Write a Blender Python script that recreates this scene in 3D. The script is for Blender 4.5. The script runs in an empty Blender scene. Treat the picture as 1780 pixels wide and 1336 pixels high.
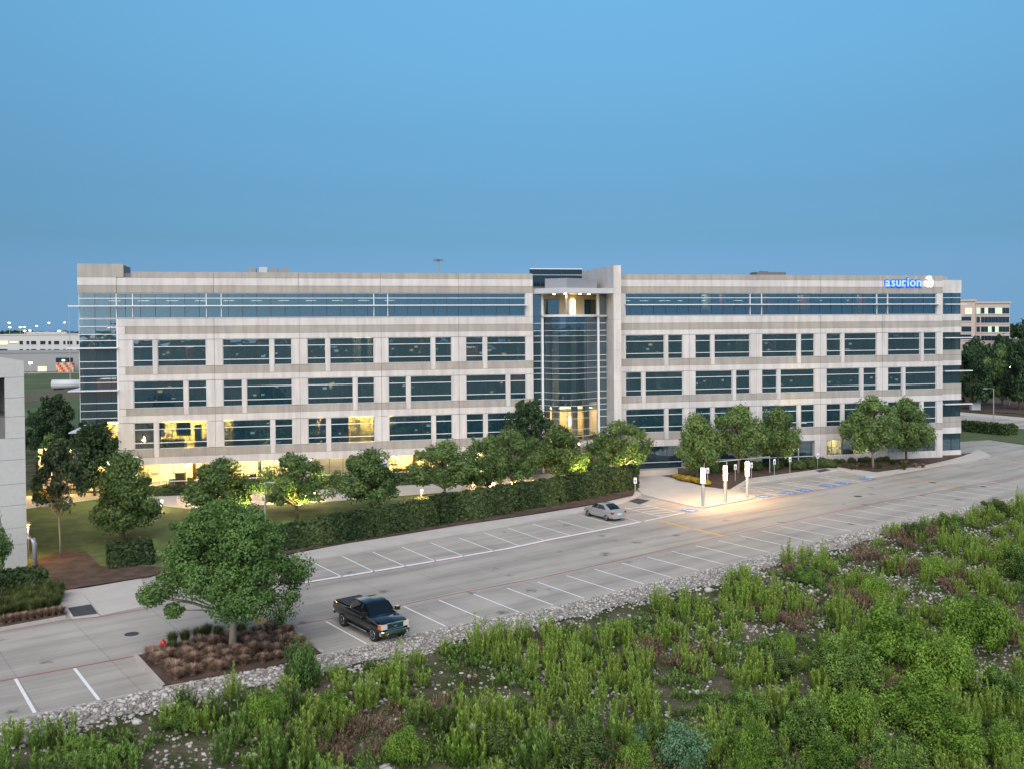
import bpy, bmesh, math, random
import numpy as np
from mathutils import Matrix, Vector
R = math.radians
random.seed(7); rng = np.random.default_rng(7)
SC = bpy.context.scene; COL = SC.collection

# ------------------------------------------------------------------ camera
FPX, PITCH, ROLL, CAMH, CY = 1689.55, 0.02116, -0.00732, 18.005, 603.21
cp, sp, cr, sr = math.cos(PITCH), math.sin(PITCH), math.cos(ROLL), math.sin(ROLL)
cam = bpy.data.cameras.new('camera'); cam_o = bpy.data.objects.new('camera', cam); COL.objects.link(cam_o)
cam.sensor_width = 36; cam.lens = FPX / 1780 * 36; cam.shift_y = -64.79 / 1780
cam.clip_start = 0.5; cam.clip_end = 9000
X = Vector((cr, sr * sp, sr * cp)); Zc = Vector((0, -cp, sp)); Yc = Zc.cross(X)
cam_o.matrix_world = Matrix.Translation((0, 0, CAMH)) @ Matrix((X, Yc, Zc)).transposed().to_4x4()
SC.camera = cam_o
# ------------------------------------------------------------------ sky, light, exposure
W = bpy.data.worlds.new('World'); SC.world = W; W.use_nodes = True
nt = W.node_tree; bg = nt.nodes['Background']
sky = nt.nodes.new('ShaderNodeTexSky'); sky.sky_type = 'NISHITA'; sky.sun_disc = False
SUN_EL, SUN_AZ = 6.0, 186.0          # low dusk sun behind the camera (azimuth clockwise from +Y)
sky.sun_elevation = R(SUN_EL); sky.sun_rotation = R(SUN_AZ)
sky.altitude = 0; sky.air_density = 1.0; sky.dust_density = 0.3; sky.ozone_density = 3.0
# dusk grading of the clear sky by height above the horizon: even blue, greyer low down, all the way round
wg = nt.nodes.new('ShaderNodeNewGeometry'); wx = nt.nodes.new('ShaderNodeSeparateXYZ'); ng = nt.nodes.new('ShaderNodeMath'); ng.operation = 'MULTIPLY'; ng.inputs[1].default_value = -1
wr = nt.nodes.new('ShaderNodeValToRGB'); els = wr.color_ramp.elements
stops = [(0.0, (.262, .392, .80)), (.03, (.262, .398, .815)), (.056, (.258, .400, .83)), (.088, (.270, .395, .615)), (.136, (.339, .461, .60)), (.20, (.467, .604, .68)), (.316, (.747, .94, .93)), (.7, (.95, 1, .95))]
while len(els) < len(stops): els.new(.5)
for e_, (p_, c_) in zip(els, stops): e_.position = p_; e_.color = (*c_, 1)
wm = nt.nodes.new('ShaderNodeMix'); wm.data_type = 'RGBA'; wm.blend_type = 'MULTIPLY'; wm.inputs[0].default_value = 1
nt.links.new(wg.outputs['Incoming'], wx.inputs[0]); nt.links.new(wx.outputs[2], ng.inputs[0]); nt.links.new(ng.outputs[0], wr.inputs[0])
wc = nt.nodes.new('ShaderNodeCombineXYZ'); wmx = nt.nodes.new('ShaderNodeMath'); wmx.operation = 'MAXIMUM'; wmx.inputs[1].default_value = .056      # hazy, even lowest degrees
for i_ in (0, 1):
    m_ = nt.nodes.new('ShaderNodeMath'); m_.operation = 'MULTIPLY'; m_.inputs[1].default_value = -1; nt.links.new(wx.outputs[i_], m_.inputs[0]); nt.links.new(m_.outputs[0], wc.inputs[i_])
nt.links.new(ng.outputs[0], wmx.inputs[0]); nt.links.new(wmx.outputs[0], wc.inputs[2]); nt.links.new(wc.outputs[0], sky.inputs[0])
nt.links.new(sky.outputs[0], wm.inputs[6]); nt.links.new(wr.outputs[0], wm.inputs[7]); nt.links.new(wm.outputs[2], bg.inputs[0])
bg.inputs[1].default_value = 0.15
sun = bpy.data.lights.new('sun', 'SUN'); sun_o = bpy.data.objects.new('sun', sun); COL.objects.link(sun_o)
sun.energy = 2.5; sun.angle = R(75); sun.color = (1.0, 0.91, 0.85)
el = R(42); az = R(SUN_AZ)
sd = Vector((math.sin(az) * math.cos(el), math.cos(az) * math.cos(el), math.sin(el)))
sun_o.rotation_euler = (-sd).to_track_quat('-Z', 'Y').to_euler(); sun_o.location = (0, -40, 80)
SC.view_settings.view_transform = 'Standard'; SC.view_settings.look = 'None'
SC.view_settings.gamma = 1; SC.view_settings.use_curve_mapping = False
SC.view_settings.exposure = 0.75
SC.cycles.max_bounces = 6; SC.cycles.diffuse_bounces = 2; SC.cycles.glossy_bounces = 3
SC.cycles.transmission_bounces = 4; SC.cycles.transparent_max_bounces = 10
SC.cycles.caustics_reflective = False; SC.cycles.caustics_refractive = False
SC.cycles.sample_clamp_indirect = 4.0

# ------------------------------------------------------------------ geometry helpers
def ray(x, y):
    u, v = x - 890, y - CY
    u, v = u * cr + v * sr, -u * sr + v * cr
    return np.array([u, FPX * cp - v * sp, -FPX * sp - v * cp])
def G(x, y, z=0.0):                      # photo pixel -> point on the level z
    d = ray(x, y); t = (z - CAMH) / d[2]; return Vector(d * t + [0, 0, CAMH])
def G2(x, y): g = G(x, y); return (g.x, g.y)
PHI, KB = 0.22358, 1.163
DB = 100.3542 * KB
ES = np.array([math.cos(PHI), math.sin(PHI)]); EN = np.array([math.sin(PHI), -math.cos(PHI)])
def fw(s, n):                            # metres along the facade, metres out of it -> world xy
    p = np.array([0, DB]) + s * ES + n * EN; return (float(p[0]), float(p[1]))
def fac_ray(px, n):                      # where the sight line of pixel column px crosses distance n before the facade
    d = ray(px, 800); p0 = np.array([0, DB]) + n * EN
    t = (p0 @ EN) / (d[:2] @ EN); p = d[:2] * t; return (float(p[0]), float(p[1]))

def smooth(me, on=True):
    me.polygons.foreach_set('use_smooth', [on] * len(me.polygons))
def mesh(name, verts, faces, mat, parent=None, sm=False):
    me = bpy.data.meshes.new(name); me.from_pydata([tuple(v) for v in verts], [], faces); me.update()
    if sm: smooth(me)
    me.materials.append(mat)
    return link(name, me, parent)
def link(name, me, parent=None):
    o = bpy.data.objects.new(name, me); COL.objects.link(o)
    if parent is not None: o.parent = parent
    return o
def empty(name, loc=(0, 0, 0), rz=0):
    o = bpy.data.objects.new(name, None); COL.objects.link(o); o.location = loc; o.rotation_euler = (0, 0, rz); o.empty_display_size = .3
    return o
def tag(o, label=None, cat=None, group=None, kind=None):
    if label: o['label'] = label
    if cat: o['category'] = cat
    if group: o['group'] = group
    if kind: o['kind'] = kind
    return o
def copy_tree(o, parent=None):
    c = o.copy(); COL.objects.link(c); c.parent = parent
    for ch in o.children: copy_tree(ch, c)
    return c
class MB:
    def __init__(s): s.v = []; s.f = []
    def box(s, x0, x1, y0, y1, z0, z1):
        n = len(s.v)
        s.v += [(x0, y0, z0), (x1, y0, z0), (x1, y1, z0), (x0, y1, z0), (x0, y0, z1), (x1, y0, z1), (x1, y1, z1), (x0, y1, z1)]
        s.f += [tuple(n + i for i in q) for q in ((3, 2, 1, 0), (4, 5, 6, 7), (0, 1, 5, 4), (1, 2, 6, 5), (2, 3, 7, 6), (3, 0, 4, 7))]; return s
    def prism(s, pts, z0, z1):           # pts counter-clockwise xy
        n = len(s.v); k = len(pts)
        s.v += [(p[0], p[1], z0) for p in pts] + [(p[0], p[1], z1) for p in pts]
        s.f += [tuple(n + k + i for i in range(k)), tuple(n + k - 1 - i for i in range(k))]
        s.f += [(n + i, n + (i + 1) % k, n + k + (i + 1) % k, n + k + i) for i in range(k)]; return s
    def tube(s, path, rad, k=8, cap=True):
        n = len(s.v); P = [Vector(p) for p in path]
        for i, p in enumerate(P):
            t = (P[min(i + 1, len(P) - 1)] - P[max(i - 1, 0)]).normalized()
            a = t.orthogonal().normalized() if abs(t.z) < .9 else Vector((1, 0, 0)); a = (a - t * a.dot(t)).normalized(); b = t.cross(a)
            r = rad[i] if hasattr(rad, '__len__') else rad
            for j in range(k):
                w = 2 * math.pi * j / k; s.v.append(tuple(p + a * (r * math.cos(w)) + b * (r * math.sin(w))))
        for i in range(len(P) - 1):
            for j in range(k):
                s.f.append((n + i * k + j, n + i * k + (j + 1) % k, n + (i + 1) * k + (j + 1) % k, n + (i + 1) * k + j))
        if cap: s.f += [tuple(n + k - 1 - j for j in range(k)), tuple(n + (len(P) - 1) * k + j for j in range(k))]
        return s
    def lathe(s, prof, c=(0, 0), k=16, axis='z'):   # prof [(r,z)]
        n = len(s.v)
        for r, z in prof:
            for j in range(k):
                w = 2 * math.pi * j / k
                if axis == 'z': s.v.append((c[0] + r * math.cos(w), c[1] + r * math.sin(w), z))
                else: s.v.append((c[0] + r * math.cos(w), z, c[1] + r * math.sin(w)))
        for i in range(len(prof) - 1):
            for j in range(k):
                q = (n + i * k + j, n + i * k + (j + 1) % k, n + (i + 1) * k + (j + 1) % k, n + (i + 1) * k + j)
                s.f.append(q if axis == 'z' else q[::-1])
        a = tuple(n + k - 1 - j for j in range(k)); b = tuple(n + (len(prof) - 1) * k + j for j in range(k))
        s.f += [a, b] if axis == 'z' else [a[::-1], b[::-1]]
        return s
    def build(s, name, mat, parent=None, sm=False): return mesh(name, s.v, s.f, mat, parent, sm)
UB = {}
def ubox(name, x0, x1, y0, y1, z0, z1, mat, parent):      # box with mesh data shared per material
    if mat.name not in UB:
        me = bpy.data.meshes.new('box_' + mat.name); m = MB().box(-.5, .5, -.5, .5, -.5, .5)
        me.from_pydata(m.v, [], m.f); me.materials.append(mat); UB[mat.name] = me
    o = link(name, UB[mat.name], parent)
    o.location = ((x0 + x1) / 2, (y0 + y1) / 2, (z0 + z1) / 2); o.scale = (x1 - x0, y1 - y0, z1 - z0); return o
def sheet(name, pts, z, mat, parent=None, thick=0.0):      # flat polygon (any winding, may be concave); thick > 0: slab of that thickness
    bm = bmesh.new(); vs = [bm.verts.new((p[0], p[1], z)) for p in pts]; fc = bm.faces.new(vs)
    bm.normal_update()
    if fc.normal.z < 0: fc.normal_flip()
    if thick:
        r = bmesh.ops.extrude_face_region(bm, geom=[fc])
        for e in r['geom']:
            if isinstance(e, bmesh.types.BMVert): e.co.z -= thick
        bmesh.ops.recalc_face_normals(bm, faces=bm.faces)
    bmesh.ops.triangulate(bm, faces=[f for f in bm.faces if len(f.verts) > 4])
    me = bpy.data.meshes.new(name); bm.to_mesh(me); bm.free(); me.materials.append(mat)
    return link(name, me, parent)
def strip(pts, w, side=0.0):             # polyline -> polygon of width w (side: shift to the left of travel)
    P = [Vector((p[0], p[1])) for p in pts]; L, Rr = [], []
    for i, p in enumerate(P):
        t = (P[min(i + 1, len(P) - 1)] - P[max(i - 1, 0)]).normalized(); n = Vector((-t.y, t.x))
        L.append(p + n * (side + w / 2)); Rr.append(p + n * (side - w / 2))
    return [tuple(v) for v in Rr + L[::-1]]
def strip_mesh(name, pts, w, z, mat, parent=None, thick=0.0, side=0.0):
    q = strip(pts, w, side); k = len(q) // 2; Rr = q[:k]; L = q[k:][::-1]
    v = [(a[0], a[1], z) for a in Rr] + [(a[0], a[1], z) for a in L]; f = [(i, i + 1, k + i + 1, k + i) for i in range(k - 1)]
    if thick:
        m = len(v); v += [(a[0], a[1], a[2] - thick) for a in v]
        f += [(i + 1, i, m + i, m + i + 1) for i in range(k - 1)] + [(k + i, k + i + 1, m + k + i + 1, m + k + i) for i in range(k - 1)]
        f += [(0, k, m + k, m), (k - 1, m + k - 1, m + 2 * k - 1, 2 * k - 1)]
    return mesh(name, v, f, mat, parent)

# ------------------------------------------------------------------ materials
MATS = {}
def mat(name, col=(.5, .5, .5), rough=.6, metal=0, var=.0, scale=3.0, bump=0.0, bscale=40, emit=None, estr=0, spec=.5, coat=0, col2=None, detail=6, c2lo=.45, c2hi=.62):
    m = bpy.data.materials.new(name); m.use_nodes = True; n = m.node_tree.nodes; l = m.node_tree.links
    p = n['Principled BSDF']; p.inputs['Roughness'].default_value = rough; p.inputs['Metallic'].default_value = metal
    p.inputs['Specular IOR Level'].default_value = spec; p.inputs['Coat Weight'].default_value = coat
    p.inputs['Base Color'].default_value = (*col, 1)
    if var or col2:
        tc = n.new('ShaderNodeNewGeometry'); no = n.new('ShaderNodeTexNoise'); no.inputs['Scale'].default_value = scale; no.inputs['Detail'].default_value = detail; no.inputs['Roughness'].default_value = .62
        l.new(tc.outputs['Position'], no.inputs['Vector'])
        rp = n.new('ShaderNodeValToRGB'); c2 = col2 or tuple(c * (1 - var) for c in col); c1 = col if col2 else tuple(min(1, c * (1 + var)) for c in col)
        rp.color_ramp.elements[0].position = c2lo if col2 else .3; rp.color_ramp.elements[1].position = c2hi if col2 else .7
        rp.color_ramp.elements[0].color = (*c2, 1); rp.color_ramp.elements[1].color = (*c1, 1)
        l.new(no.outputs['Fac'], rp.inputs[0]); l.new(rp.outputs[0], p.inputs['Base Color'])
        m['ramp'] = rp.name
    if bump:
        tc = n.new('ShaderNodeTexCoord'); nb = n.new('ShaderNodeTexNoise'); nb.inputs['Scale'].default_value = bscale; nb.inputs['Detail'].default_value = 5
        bp = n.new('ShaderNodeBump'); bp.inputs['Strength'].default_value = bump; bp.inputs['Distance'].default_value = .05
        l.new(tc.outputs['Object'], nb.inputs['Vector']); l.new(nb.outputs['Fac'], bp.inputs['Height']); l.new(bp.outputs[0], p.inputs['Normal'])
    if emit:
        p.inputs['Emission Color'].default_value = (*emit, 1); p.inputs['Emission Strength'].default_value = estr
    MATS[name] = m; return m
def leafmat(name, ca, cb, trans=.25, spec=.25):
    m = bpy.data.materials.new(name); m.use_nodes = True; n = m.node_tree.nodes; l = m.node_tree.links
    p = n['Principled BSDF']; p.inputs['Roughness'].default_value = .55; p.inputs['Specular IOR Level'].default_value = spec
    at = n.new('ShaderNodeAttribute'); at.attribute_name = 'tint'
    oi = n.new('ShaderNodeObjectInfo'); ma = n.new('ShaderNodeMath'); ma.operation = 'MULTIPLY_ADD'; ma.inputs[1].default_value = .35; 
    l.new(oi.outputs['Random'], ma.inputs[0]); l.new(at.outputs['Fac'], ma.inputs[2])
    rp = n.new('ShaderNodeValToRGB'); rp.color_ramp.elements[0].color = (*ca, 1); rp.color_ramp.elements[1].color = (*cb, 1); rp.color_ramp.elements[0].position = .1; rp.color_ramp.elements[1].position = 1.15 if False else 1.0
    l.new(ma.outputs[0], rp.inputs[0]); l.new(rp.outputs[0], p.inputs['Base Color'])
    tr = n.new('ShaderNodeBsdfTranslucent'); l.new(rp.outputs[0], tr.inputs[0]); mx = n.new('ShaderNodeMixShader'); mx.inputs[0].default_value = trans
    l.new(p.outputs[0], mx.inputs[1]); l.new(tr.outputs[0], mx.inputs[2]); l.new(mx.outputs[0], n['Material Output'].inputs[0])
    MATS[name] = m; return m
def glassmat(name, tint, refl=.16, ior=1.6, rcol=(.70, .90, 1.0), wav=.012, sheenc=None):
    m = bpy.data.materials.new(name); m.use_nodes = True; n = m.node_tree.nodes; l = m.node_tree.links; n.remove(n['Principled BSDF'])
    tr = n.new('ShaderNodeBsdfTransparent'); tr.inputs[0].default_value = (*tint, 1)
    gl = n.new('ShaderNodeBsdfGlossy'); gl.inputs['Roughness'].default_value = .015; gl.inputs[0].default_value = (*rcol, 1)
    fr = n.new('ShaderNodeFresnel'); fr.inputs[0].default_value = ior; ad = n.new('ShaderNodeMath'); ad.operation = 'ADD'; ad.use_clamp = True; ad.inputs[1].default_value = refl
    tc = n.new('ShaderNodeTexCoord'); no = n.new('ShaderNodeTexNoise'); no.inputs['Scale'].default_value = 1.3; no.inputs['Detail'].default_value = 1; bp = n.new('ShaderNodeBump'); bp.inputs['Strength'].default_value = 1; bp.inputs['Distance'].default_value = wav
    ge = n.new('ShaderNodeNewGeometry'); l.new(ge.outputs['Position'], no.inputs['Vector']); l.new(no.outputs['Fac'], bp.inputs['Height']); l.new(bp.outputs[0], gl.inputs['Normal'])
    if sheenc:                            # teal mixed into the pane's own colour in place of reflected sky
        df = n.new('ShaderNodeBsdfDiffuse'); df.inputs[0].default_value = (*sheenc, 1); m0 = n.new('ShaderNodeMixShader'); m0.inputs[0].default_value = .33; l.new(tr.outputs[0], m0.inputs[1]); l.new(df.outputs[0], m0.inputs[2]); tr = m0
    mx = n.new('ShaderNodeMixShader'); l.new(fr.outputs[0], ad.inputs[0]); l.new(ad.outputs[0], mx.inputs[0]); l.new(tr.outputs[0], mx.inputs[1]); l.new(gl.outputs[0], mx.inputs[2]); l.new(mx.outputs[0], n['Material Output'].inputs[0])
    MATS[name] = m; return m
def emis(name, col, s):
    s = s * 1.0
    m = bpy.data.materials.new(name); m.use_nodes = True; n = m.node_tree.nodes; p = n['Principled BSDF']
    p.inputs['Base Color'].default_value = (.25, .25, .25, 1); p.inputs['Emission Color'].default_value = (*col, 1); p.inputs['Emission Strength'].default_value = s
    MATS[name] = m; return m
def panel_tone(m, amt=.10):                          # each cast panel has its own tone
    n = m.node_tree.nodes; l = m.node_tree.links; p = n['Principled BSDF']; src = p.inputs['Base Color'].links[0].from_socket
    oi = n.new('ShaderNodeObjectInfo'); mr = n.new('ShaderNodeMapRange'); mr.inputs[3].default_value = 1 - amt; mr.inputs[4].default_value = 1.0
    mm = n.new('ShaderNodeMix'); mm.data_type = 'RGBA'; mm.blend_type = 'MULTIPLY'; mm.inputs[0].default_value = 1
    l.new(oi.outputs['Random'], mr.inputs[0]); l.new(src, mm.inputs[6]); l.new(mr.outputs[0], mm.inputs[7]); l.new(mm.outputs[2], p.inputs['Base Color'])
def streaks(m, amt=.18, sx=1.2, sz=.12):             # vertical rain streaks on concrete
    n = m.node_tree.nodes; l = m.node_tree.links; p = n['Principled BSDF']; rp = n[m['ramp']]
    ge = n.new('ShaderNodeNewGeometry'); mp = n.new('ShaderNodeMapping'); mp.inputs['Scale'].default_value = (sx, sx, sz); no = n.new('ShaderNodeTexNoise'); no.inputs['Scale'].default_value = 1.6; no.inputs['Detail'].default_value = 7
    l.new(ge.outputs['Position'], mp.inputs[0]); l.new(mp.outputs[0], no.inputs['Vector'])
    r2 = n.new('ShaderNodeValToRGB'); r2.color_ramp.elements[0].position = .35; r2.color_ramp.elements[1].position = .6; r2.color_ramp.elements[0].color = (1 - amt, 1 - amt, 1 - amt * .9, 1); r2.color_ramp.elements[1].color = (1, 1, 1, 1)
    mm = n.new('ShaderNodeMix'); mm.data_type = 'RGBA'; mm.blend_type = 'MULTIPLY'; mm.inputs[0].default_value = 1
    l.new(no.outputs['Fac'], r2.inputs[0]); l.new(rp.outputs[0], mm.inputs[6]); l.new(r2.outputs[0], mm.inputs[7]); l.new(mm.outputs[2], p.inputs['Base Color'])

M_white = mat('precast_white', (.645, .622, .60), .8, var=.05, scale=.8); streaks(M_white, .16); panel_tone(M_white, .07)
M_tan = mat('precast_tan', (.405, .378, .338), .85, var=.06, scale=1.2); streaks(M_tan, .18); panel_tone(M_tan, .09)
M_core = mat('core_grey', (.16, .16, .16), .9, var=.1)
M_mull = mat('white_aluminium', (.72, .74, .76), .35, var=.03)
M_dmull = mat('dark_mullion', (.03, .035, .04), .4, var=.1)
M_glass = glassmat('teal_glass', (.50, .56, .55), refl=.20, rcol=(.72, .86, .92), sheenc=(.032, .118, .180), wav=.007)
M_glass2 = glassmat('clear_glass', (.86, .85, .79), refl=.04)
M_int = mat('interior_wall', (.30, .38, .40), .8, var=.15, scale=.6)
M_floor = mat('interior_carpet', (.17, .18, .19), .9, var=.2, scale=2)
M_ceil = mat('ceiling_tile', (.55, .55, .53), .8, var=.03)
M_warm = mat('cream_interior_wall', (.82, .74, .54), .7, var=.06)
M_wood = mat('orange_door', (.60, .20, .06), .5, var=.2, scale=2)
M_desk = mat('desk_grey', (.12, .11, .1), .6, var=.3)
M_panelgrey = mat('metal_panel', (.33, .34, .36), .4, metal=.3, var=.06)
M_fascia = mat('canopy_white', (.50, .52, .55), .45, var=.03)
M_conc = mat('pavement_concrete', (.395, .375, .335), .85, var=.1, scale=.25, bump=.05)
M_walk = mat('walk_concrete', (.46, .44, .41), .85, var=.08, scale=.6, bump=.05)
M_curb = mat('kerb_concrete', (.40, .38, .35), .9, var=.14, scale=2)
M_wpaint = mat('white_paint', (.78, .79, .80), .7, col2=(.5, .5, .49), scale=6, c2lo=.28, c2hi=.42)
M_rpaint = mat('red_paint', (.36, .06, .06), .7, col2=(.32, .2, .18), scale=5, c2lo=.3, c2hi=.5)
M_ypaint = mat('yellow_paint', (.60, .38, .10), .7, col2=(.45, .37, .24), scale=5, c2lo=.3, c2hi=.5)
M_bpaint = mat('blue_paint', (.06, .20, .48), .7, var=.12)
M_asph = mat('dark_ramp_mat', (.045, .05, .06), .8, var=.2)
M_mulch = mat('brown_mulch', (.115, .072, .05), .95, col2=(.045, .027, .02), scale=.9, c2lo=.35, c2hi=.66, bump=.6, bscale=25)
M_lawn = mat('lawn_grass', (.115, .165, .045), .95, col2=(.065, .108, .03), scale=.5, bump=.5, bscale=30)
M_field = mat('far_grass', (.085, .115, .042), .95, col2=(.05, .08, .03), scale=.05)
M_dirt = mat('bank_soil', (.10, .085, .065), .95, col2=(.045, .055, .025), scale=.5, bump=.5, bscale=8)
M_stone = mat('pale_stone', (.42, .40, .37), .85, var=.3, scale=1.3)
M_bark = mat('tree_bark', (.12, .09, .065), .9, var=.3, scale=8, bump=.4)
M_bark2 = mat('pale_bark', (.27, .235, .19), .9, var=.2, scale=6, bump=.3)
M_oak = leafmat('oak_leaf', (0.030, 0.075, 0.022), (0.160, 0.281, 0.075))
M_row = leafmat('row_tree_leaf', (0.040, 0.084, 0.027), (0.190, 0.290, 0.090))
M_pine = leafmat('pine_needle', (0.035, 0.065, 0.031), (0.134, 0.182, 0.077))
M_dark = leafmat('dark_tree_leaf', (0.013, 0.038, 0.019), (0.064, 0.120, 0.048))
M_hedge = leafmat('hedge_leaf', (0.020, 0.045, 0.016), (0.121, 0.173, 0.061))
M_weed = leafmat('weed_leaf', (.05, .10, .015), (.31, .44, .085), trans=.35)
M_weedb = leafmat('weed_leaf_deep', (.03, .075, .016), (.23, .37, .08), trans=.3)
M_bush = leafmat('bush_leaf', (.03, .085, .012), (.29, .47, .07), trans=.35)
M_blue = leafmat('blue_green_leaf', (.05, .12, .06), (.20, .36, .19), trans=.3)
M_dry = leafmat('dry_grass', (.10, .065, .045), (.34, .235, .16))
M_cover = leafmat('ground_cover_leaf', (.025, .055, .014), (.18, .26, .07))
M_gras = leafmat('ornamental_grass_blade', (.03, .055, .015), (.15, .18, .06))
M_yel = leafmat('yellow_flower', (.16, .13, .02), (.60, .45, .05))
M_black = mat('black_paint', (.006, .007, .009), .12, coat=1.0, var=.1)
M_silver = mat('silver_paint', (.46, .46, .46), .28, metal=.45, coat=.6, var=.03)
M_tyre = mat('tyre_rubber', (.012, .012, .012), .85, var=.2)
M_chrome = mat('chrome', (.75, .76, .78), .12, metal=1, var=.02)
M_cglass = mat('car_glass', (.006, .010, .013), .03, spec=.9, var=.1)
M_plast = mat('black_plastic', (.012, .012, .013), .5, var=.2)
M_hl = mat('headlamp_lens', (.65, .62, .58), .08, spec=.8, var=.05)
M_amber = mat('amber_lens', (.7, .16, .02), .15, var=.1)
M_tail = mat('tail_lens', (.35, .01, .015), .15, var=.1)
M_red = mat('hydrant_red', (.62, .012, .015), .35, var=.08)
M_steel = mat('galvanised_steel', (.42, .44, .45), .45, metal=.4, var=.06)
M_sign = mat('sign_white', (.78, .79, .80), .5, var=.02)
M_signb = mat('sign_blue', (.05, .16, .45), .5, var=.02)
M_white2 = mat('far_white_wall', (.52, .52, .50), .8, var=.05)
M_pink = mat('far_pink_wall', (.50, .40, .35), .8, var=.05)
M_grey = mat('far_grey_wall', (.27, .28, .28), .8, var=.05)
M_fglass = mat('far_dark_glass', (.010, .028, .042), .08, spec=.8, var=.1)
M_lamp = emis('lamp_warm_white', (1.0, .74, .48), 9)
M_bol = emis('bollard_lamp', (1.0, .72, .44), 9)
M_amb = emis('amber_lamp', (1.0, .45, .08), 110)
M_sod = emis('sodium_lamp', (1.0, .55, .10), 5)
M_farl = emis('far_lamp', (1.0, .80, .50), 9)
M_strip = emis('office_strip_light', (1.0, .88, .74), 5)
M_warmp = emis('warm_ceiling_panel', (1.0, .70, .30), 55)
M_warm2 = emis('yellow_ceiling_panel', (1.0, .58, .12), 170)
M_lob = emis('lobby_panel', (1.0, .70, .30), 5)
M_down = emis('downlight_lens', (1.0, .70, .36), 22)
M_soff = emis('soffit_panel', (1.0, .72, .5), 5)
M_dim = emis('dim_fill_panel', (.75, .92, 1.0), 5.0)  # this and the next two: glow of the added interior fill panels
M_dim2 = emis('bright_fill_panel', (.9, .95, 1.0), 14)
M_dim3 = emis('warm_fill_panel', (1.0, .66, .36), 14)
M_signw = emis('sign_letter_white', (.42, .80, 1.0), .58)
M_signbl = emis('sign_halo_blue', (.004, .05, .85), .75)
M_signbl.node_tree.nodes['Principled BSDF'].inputs['Base Color'].default_value = (.0, .02, .25, 1); M_signw.node_tree.nodes['Principled BSDF'].inputs['Base Color'].default_value = (.05, .12, .2, 1)
M_logo = emis('sign_logo_white', (1, 1, 1), .8)
M_scr = emis('blue_screen', (.10, .2, 1.0), 1.2)
M_green = emis('green_glow', (.25, .9, .05), .5)
M_purp = emis('purple_glow', (.4, .12, .9), .5)
M_ylit = emis('far_lit_window', (.95, .9, .45), .75)
M_glit = emis('far_green_window', (.55, .95, .50), .55)

# concrete lot: slab joints, stains and tyre wear
def lot_material():
    m = M_conc; n = m.node_tree.nodes; l = m.node_tree.links; p = n['Principled BSDF']; rp = n[m['ramp']]
    ge = n.new('ShaderNodeNewGeometry'); mp = n.new('ShaderNodeMapping'); mp.inputs['Rotation'].default_value = (0, 0, -.64)
    l.new(ge.outputs['Position'], mp.inputs[0])
    m2 = n.new('ShaderNodeMapping'); m2.inputs['Scale'].default_value = (.05, .55, 1); l.new(mp.outputs[0], m2.inputs[0])
    no = n.new('ShaderNodeTexNoise'); no.inputs['Scale'].default_value = 1; no.inputs['Detail'].default_value = 8; no.inputs['Roughness'].default_value = .65; l.new(m2.outputs[0], no.inputs['Vector'])
    r2 = n.new('ShaderNodeValToRGB'); e = r2.color_ramp.elements; e[0].position = .32; e[0].color = (.66, .66, .67, 1); e[1].position = .56; e[1].color = (1, 1, 1, 1); l.new(no.outputs['Fac'], r2.inputs[0])
    vo = n.new('ShaderNodeTexVoronoi'); vo.inputs['Scale'].default_value = .32; l.new(mp.outputs[0], vo.inputs['Vector'])
    no2 = n.new('ShaderNodeTexNoise'); no2.inputs['Scale'].default_value = 3; l.new(mp.outputs[0], no2.inputs['Vector'])
    ad = n.new('ShaderNodeMath'); ad.operation = 'MULTIPLY_ADD'; ad.inputs[1].default_value = .35; l.new(no2.outputs['Fac'], ad.inputs[0]); l.new(vo.outputs['Distance'], ad.inputs[2])
    r3 = n.new('ShaderNodeValToRGB'); e = r3.color_ramp.elements; e[0].position = .20; e[0].color = (.42, .42, .43, 1); e[1].position = .33; e[1].color = (1, 1, 1, 1); l.new(ad.outputs[0], r3.inputs[0])
    br = n.new('ShaderNodeTexBrick'); br.offset = 0; br.inputs['Scale'].default_value = 1; br.inputs['Mortar Size'].default_value = .025; br.inputs['Brick Width'].default_value = 4.6; br.inputs['Row Height'].default_value = 4.6
    br.inputs[1].default_value = (1, 1, 1, 1); br.inputs[2].default_value = (.93, .93, .94, 1); br.inputs[3].default_value = (.72, .72, .72, 1); l.new(mp.outputs[0], br.inputs[0])
    cur = rp.outputs[0]
    for src in (r2.outputs[0], r3.outputs[0], br.outputs[0]):
        mm = n.new('ShaderNodeMix'); mm.data_type = 'RGBA'; mm.blend_type = 'MULTIPLY'; mm.inputs[0].default_value = 1
        l.new(cur, mm.inputs[6]); l.new(src, mm.inputs[7]); cur = mm.outputs[2]
    l.new(cur, p.inputs['Base Color'])
lot_material()

# ------------------------------------------------------------------ leaf clouds
def quadcloud(name, c, nrm, size, tint, m, parent=None, aspect=1.5, up=None, extra=None):
    N = len(c); nrm = nrm + rng.normal(0, .55, (N, 3)); nrm /= np.linalg.norm(nrm, axis=1)[:, None] + 1e-9
    if up is None:
        t = rng.normal(0, 1, (N, 3))
    else: t = np.tile(np.array(up, float), (N, 1)) + rng.normal(0, .3, (N, 3)) if np.ndim(up) == 1 else up
    t = t - nrm * (t * nrm).sum(1)[:, None]; t /= np.linalg.norm(t, axis=1)[:, None] + 1e-9; b = np.cross(nrm, t)
    size = np.broadcast_to(size, (N,))[:, None]
    a = t * size * aspect * .5; d = b * size * .5
    v = np.empty((N, 4, 3)); v[:, 0] = c - a; v[:, 1] = c + d - a * .1; v[:, 2] = c + a; v[:, 3] = c - d - a * .1
    me = rawmesh(name, v.reshape(-1, 3), np.arange(N * 4).reshape(-1, 4), tint)
    me.materials.append(m)
    return me
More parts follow.
